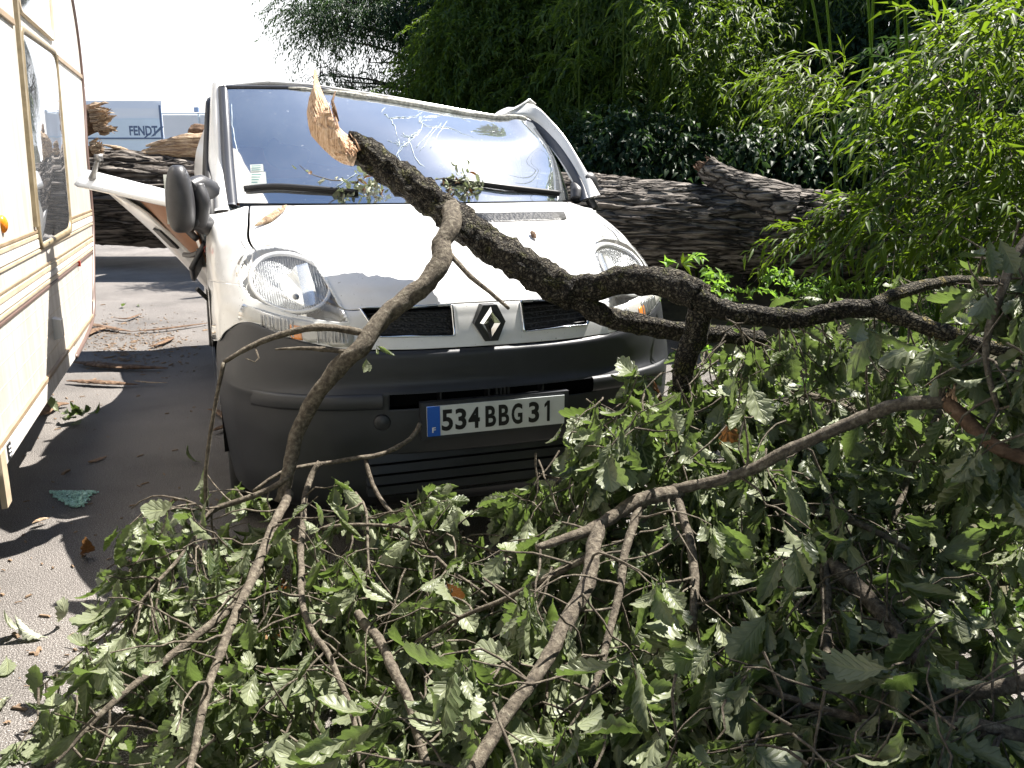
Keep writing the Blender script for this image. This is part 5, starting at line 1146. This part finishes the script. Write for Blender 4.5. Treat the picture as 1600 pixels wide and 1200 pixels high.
# feathery tree at the left of the greenery
def tree(name, label, base, height, tr, clumps, leaf, ll, wd, mat, cat='tree', per=14, limbs=True, droop=-.35, grp=None):
    b0 = Vector(base); e = tag(empty(name, b0), label, cat, grp); top = b0+Vector((0, 0, height))
    if limbs:
        V3, F3 = tube(spline([b0-Vector((0, 0, .3)), b0+Vector((.1, .05, height*.35)), b0+Vector((0, .1, height*.7)), top], .2), [tr, tr*.75, tr*.3], 14, .2, 3); mesh('trunk', V3, F3, 'trunk_bark', e, off=b0)
        q = MB()
        for c_, r_ in clumps:
            c_ = Vector(c_); z = min(max(b0.z+.6, c_.z-.5*(c_-b0).length*.6), b0.z+height*.9); a = b0+Vector((0, 0, z-b0.z))
            q.tube(spline([a, a.lerp(c_, .5)+Vector((0, 0, .25)), c_], .25), [tr*.3, tr*.12, tr*.04], 6)
            for _ in range(3): d = Vector(RNG.standard_normal(3)).normalized(); q.tube([c_, c_+d*r_*.5+Vector((0, 0, .1)), c_+d*r_*.95], [tr*.06, .004], 5)
        q.build('limbs', 'trunk_bark', e, True, b0)
    C_ = []; D_ = []
    tot = sum(r_**2.2 for _, r_ in clumps)
    for c_, r_ in clumps:
        k = max(8, int(leaf*r_**2.2/tot)); d = rdir(k); rad = r_*RNG.uniform(.25, 1, k)**.5; p = np.array(c_)+d*rad[:, None]*np.array((1, 1, .62)); C_.append(p); D_.append(d*np.array((1, 1, .5))+np.array((0, 0, droop))+.4*RNG.standard_normal((k, 3)))
    C_ = np.concatenate(C_); D_ = np.concatenate(D_); L_ = RNG.uniform(.25, .55, len(C_))
    p, dr, u, l_, w_, pp = sprays(C_, D_, L_, per, ll, wd); blade_mesh('crown', p, dr, u, l_, w_, mat, e, b0); return e
def pc(lst): return [(tuple(P(x, y, d)), r/F_PX*d) for x, y, d, r in lst]
tree('acacia_tree', 'feathery dark tree with boughs reaching left against the white sky', (-.6, 12.6, bankz(-.6, 12.6)), 5.5, .16,
     pc([(472,22,11.5,20),(500,34,11.5,24),(532,14,11.5,26),(500,60,11.4,14),(560,30,11.5,24),(585,10,11.5,26),(610,28,11.5,28),(540,52,11.5,14),(625,48,11.4,16),(650,25,11.5,32),(680,60,11.5,36),(660,95,11.4,20),(500,118,11.6,12),(522,128,11.6,18),(550,136,11.6,18),(585,132,11.7,14),(615,138,11.6,16),(578,98,11.7,8),(645,135,11.5,22),(675,120,11.5,26),(700,30,11.6,45),(470,-12,11.6,24),(540,-30,12,40),(620,-40,12,50),(720,-30,12,70)]),
     3300, .075, .018, 'dark_leaf', per=15, droop=-.15)
tree('shade_tree', 'dense mid green tree in the middle behind the buckled van roof', (1.2, 11.5, bankz(1.2, 11.5)), 5.5, .16,
     pc([(700,120,10.8,60),(740,60,10.8,80),(690,165,10.6,35),(760,140,10.6,70),(820,60,10.6,80),(840,150,10.2,60),(900,40,10.5,80),(900,130,10.0,60),(780,0,11,90),(880,-50,11,100),(960,100,10,60),(800,190,10,40),(740,190,10.2,40),(680,190,10.5,25),(940,190,9.8,50),(640,150,10.7,30)]),
     5200, .11, .026, 'tree_leaf', per=13)
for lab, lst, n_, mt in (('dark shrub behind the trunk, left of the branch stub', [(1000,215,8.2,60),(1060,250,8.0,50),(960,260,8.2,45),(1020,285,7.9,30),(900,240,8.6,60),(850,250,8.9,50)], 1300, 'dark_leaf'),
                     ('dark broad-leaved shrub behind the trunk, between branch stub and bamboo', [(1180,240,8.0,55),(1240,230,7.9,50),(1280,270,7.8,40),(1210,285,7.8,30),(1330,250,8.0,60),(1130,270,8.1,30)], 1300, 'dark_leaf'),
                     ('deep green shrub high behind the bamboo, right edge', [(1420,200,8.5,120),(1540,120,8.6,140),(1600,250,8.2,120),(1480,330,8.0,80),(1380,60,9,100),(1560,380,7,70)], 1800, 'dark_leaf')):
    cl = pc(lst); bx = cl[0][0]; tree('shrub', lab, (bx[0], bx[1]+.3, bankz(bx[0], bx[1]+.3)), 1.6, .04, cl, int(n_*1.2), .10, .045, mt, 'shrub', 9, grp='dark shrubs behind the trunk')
# far wood closing the view behind the grove: one mass
C_ = []
for _ in range(9000):
    x = rnd(-1.2, 16); y = rnd(13.2, 15.5); z = rnd(0, 7.5)
    if x < .3 and z > 1.5: continue
    C_.append((x, y, z))
C_ = np.array(C_); p, dr, u, l_, w_, pp = sprays(C_, np.array((-.2, -.8, -.2))+.6*RNG.standard_normal((len(C_), 3)), RNG.uniform(.4, .8, len(C_)), 7, .30, .13)
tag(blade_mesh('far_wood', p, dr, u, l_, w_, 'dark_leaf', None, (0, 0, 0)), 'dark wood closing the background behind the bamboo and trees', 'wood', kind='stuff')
# unseen overhanging oak, crown shaped to shade the right half; trunk stands right of the view
clp = []
for _ in range(62):
    clp.append(((rnd(2.6, 6.5), rnd(.8, 2.9), rnd(4.0, 5.4)), rnd(.45, .75)))
for _ in range(60):  # clumps added over the camera to cut sky light on the heap
    clp.append(((rnd(1.2, 5.5), rnd(-3.5, 1.6), rnd(3.6, 5.6)), rnd(.5, .85)))
for _ in range(34):  # further unseen clumps added for a darker foreground
    clp.append(((rnd(-1.0, 1.4), rnd(-3.2, .9), rnd(3.7, 5.4)), rnd(.5, .8)))
for c_ in ((2.4, 2.4, 4.5), (2.5, 3.0, 4.4)): clp.append((c_, .42))
tree('oak_tree', 'unseen oak right of the heap, its crown shaped to shade it', (5.6, 4.2, bankz(5.6, 4.2)), 5.2, .22, clp, 10500, .15, .095, 'oak_leaf_far', per=11)
# unseen high crown added above the view to shade the grove
hi = []
for _ in range(30):
    x, y = rnd(2.5, 12), rnd(12.6, 16.5); hi.append(((x, y, rnd(6.8, 10.2)), rnd(.6, 1.1)))
for _ in range(15): hi.append(((rnd(3.2, 10), rnd(11.2, 12.6), rnd(7.2, 9.4)), rnd(.5, .9)))
tree('unseen_shade_oak', 'unseen tall oak added above the view to shade the bamboo grove', (6.5, 14.2, bankz(6.5, 14.2)), 8.5, .3, hi, 5200, .2, .12, 'oak_leaf_far', per=10)
# wood bordering the road on the right, outside the view: it shades the heap and shows in the windscreen
for lab, y0 in (('leafy tree of the roadside row at the right, nearest the camera', -1.5), ('leafy tree of the roadside row at the right, second one', 2.5), ('leafy tree of the roadside row at the right, third one', 6.5), ('leafy tree of the roadside row at the right, farthest one', 10.0)):
    cl = [((rnd(7.2, 10.5), y0+rnd(-2.2, 2.2), rnd(1.6, 8.0)), rnd(.8, 1.3)) for _ in range(20)]
    tree('roadside_tree', lab, (9.0, y0, bankz(9.0, y0)), 7.0, .25, cl, 1500, .26, .15, 'oak_leaf_far', per=9, grp='trees along the right side of the road')
# weeds on the verge
q = []; 
wp_ = polypts([(1100,445),(1260,430),(1320,470),(1150,500)], 26, lambda x, y: rnd(4.6, 6.2)); wp2 = polypts([(1010,400),(1100,420),(1130,500),(1060,520)], 5, lambda x, y: rnd(4.0, 5.2)); wp3 = polypts([(1330,600),(1500,620),(1520,760),(1380,760)], 90, lambda x, y: rnd(3.6, 4.6))
gx = np.stack([RNG.uniform(1.3, 5, 170), RNG.uniform(2.2, 7.5, 170), np.zeros(170)], 1); gx[:, 2] = [bankz(a, b)+.1 for a, b in gx[:, :2]]
W_ = np.concatenate([wp_, wp2, wp3, gx]); p, dr, u, l_, w_, pp = sprays(W_, np.array((-.1, -.3, .9))+.5*RNG.standard_normal((len(W_), 3)), RNG.uniform(.1, .3, len(W_)), 12, .07, .028)
tag(blade_mesh('weeds', p, dr, u, l_, w_, 'weed_leaf', None, (0, 0, 0)), 'bright green weeds growing on the verge right of the van', 'weeds', kind='stuff')

# short grass on the verge, right of the road
ng = 22000; gx = RNG.uniform(2.4, 9.5, ng); gy = RNG.uniform(.2, 9.0, ng); keep_ = RNG.random(ng) < np.clip((gx-2.3)*1.2, .25, 1)*(.35+.65*(np.sin(gx*2.1)*np.cos(gy*1.7) > -.3)); gx, gy = gx[keep_], gy[keep_]
gz = np.array([bankz(a, b)+.005 for a, b in zip(gx, gy)]); G_ = np.stack([gx, gy, gz], 1); n_ = len(G_)
tag(blade_mesh('grass', G_, np.array((0, 0, 1.))+.45*RNG.standard_normal((n_, 3)), RNG.standard_normal((n_, 3)), RNG.uniform(.05, .16, n_), RNG.uniform(.006, .012, n_), 'weed_leaf', None, (0, 0, 0)), 'short green grass covering the verge at the right', 'grass', kind='stuff')
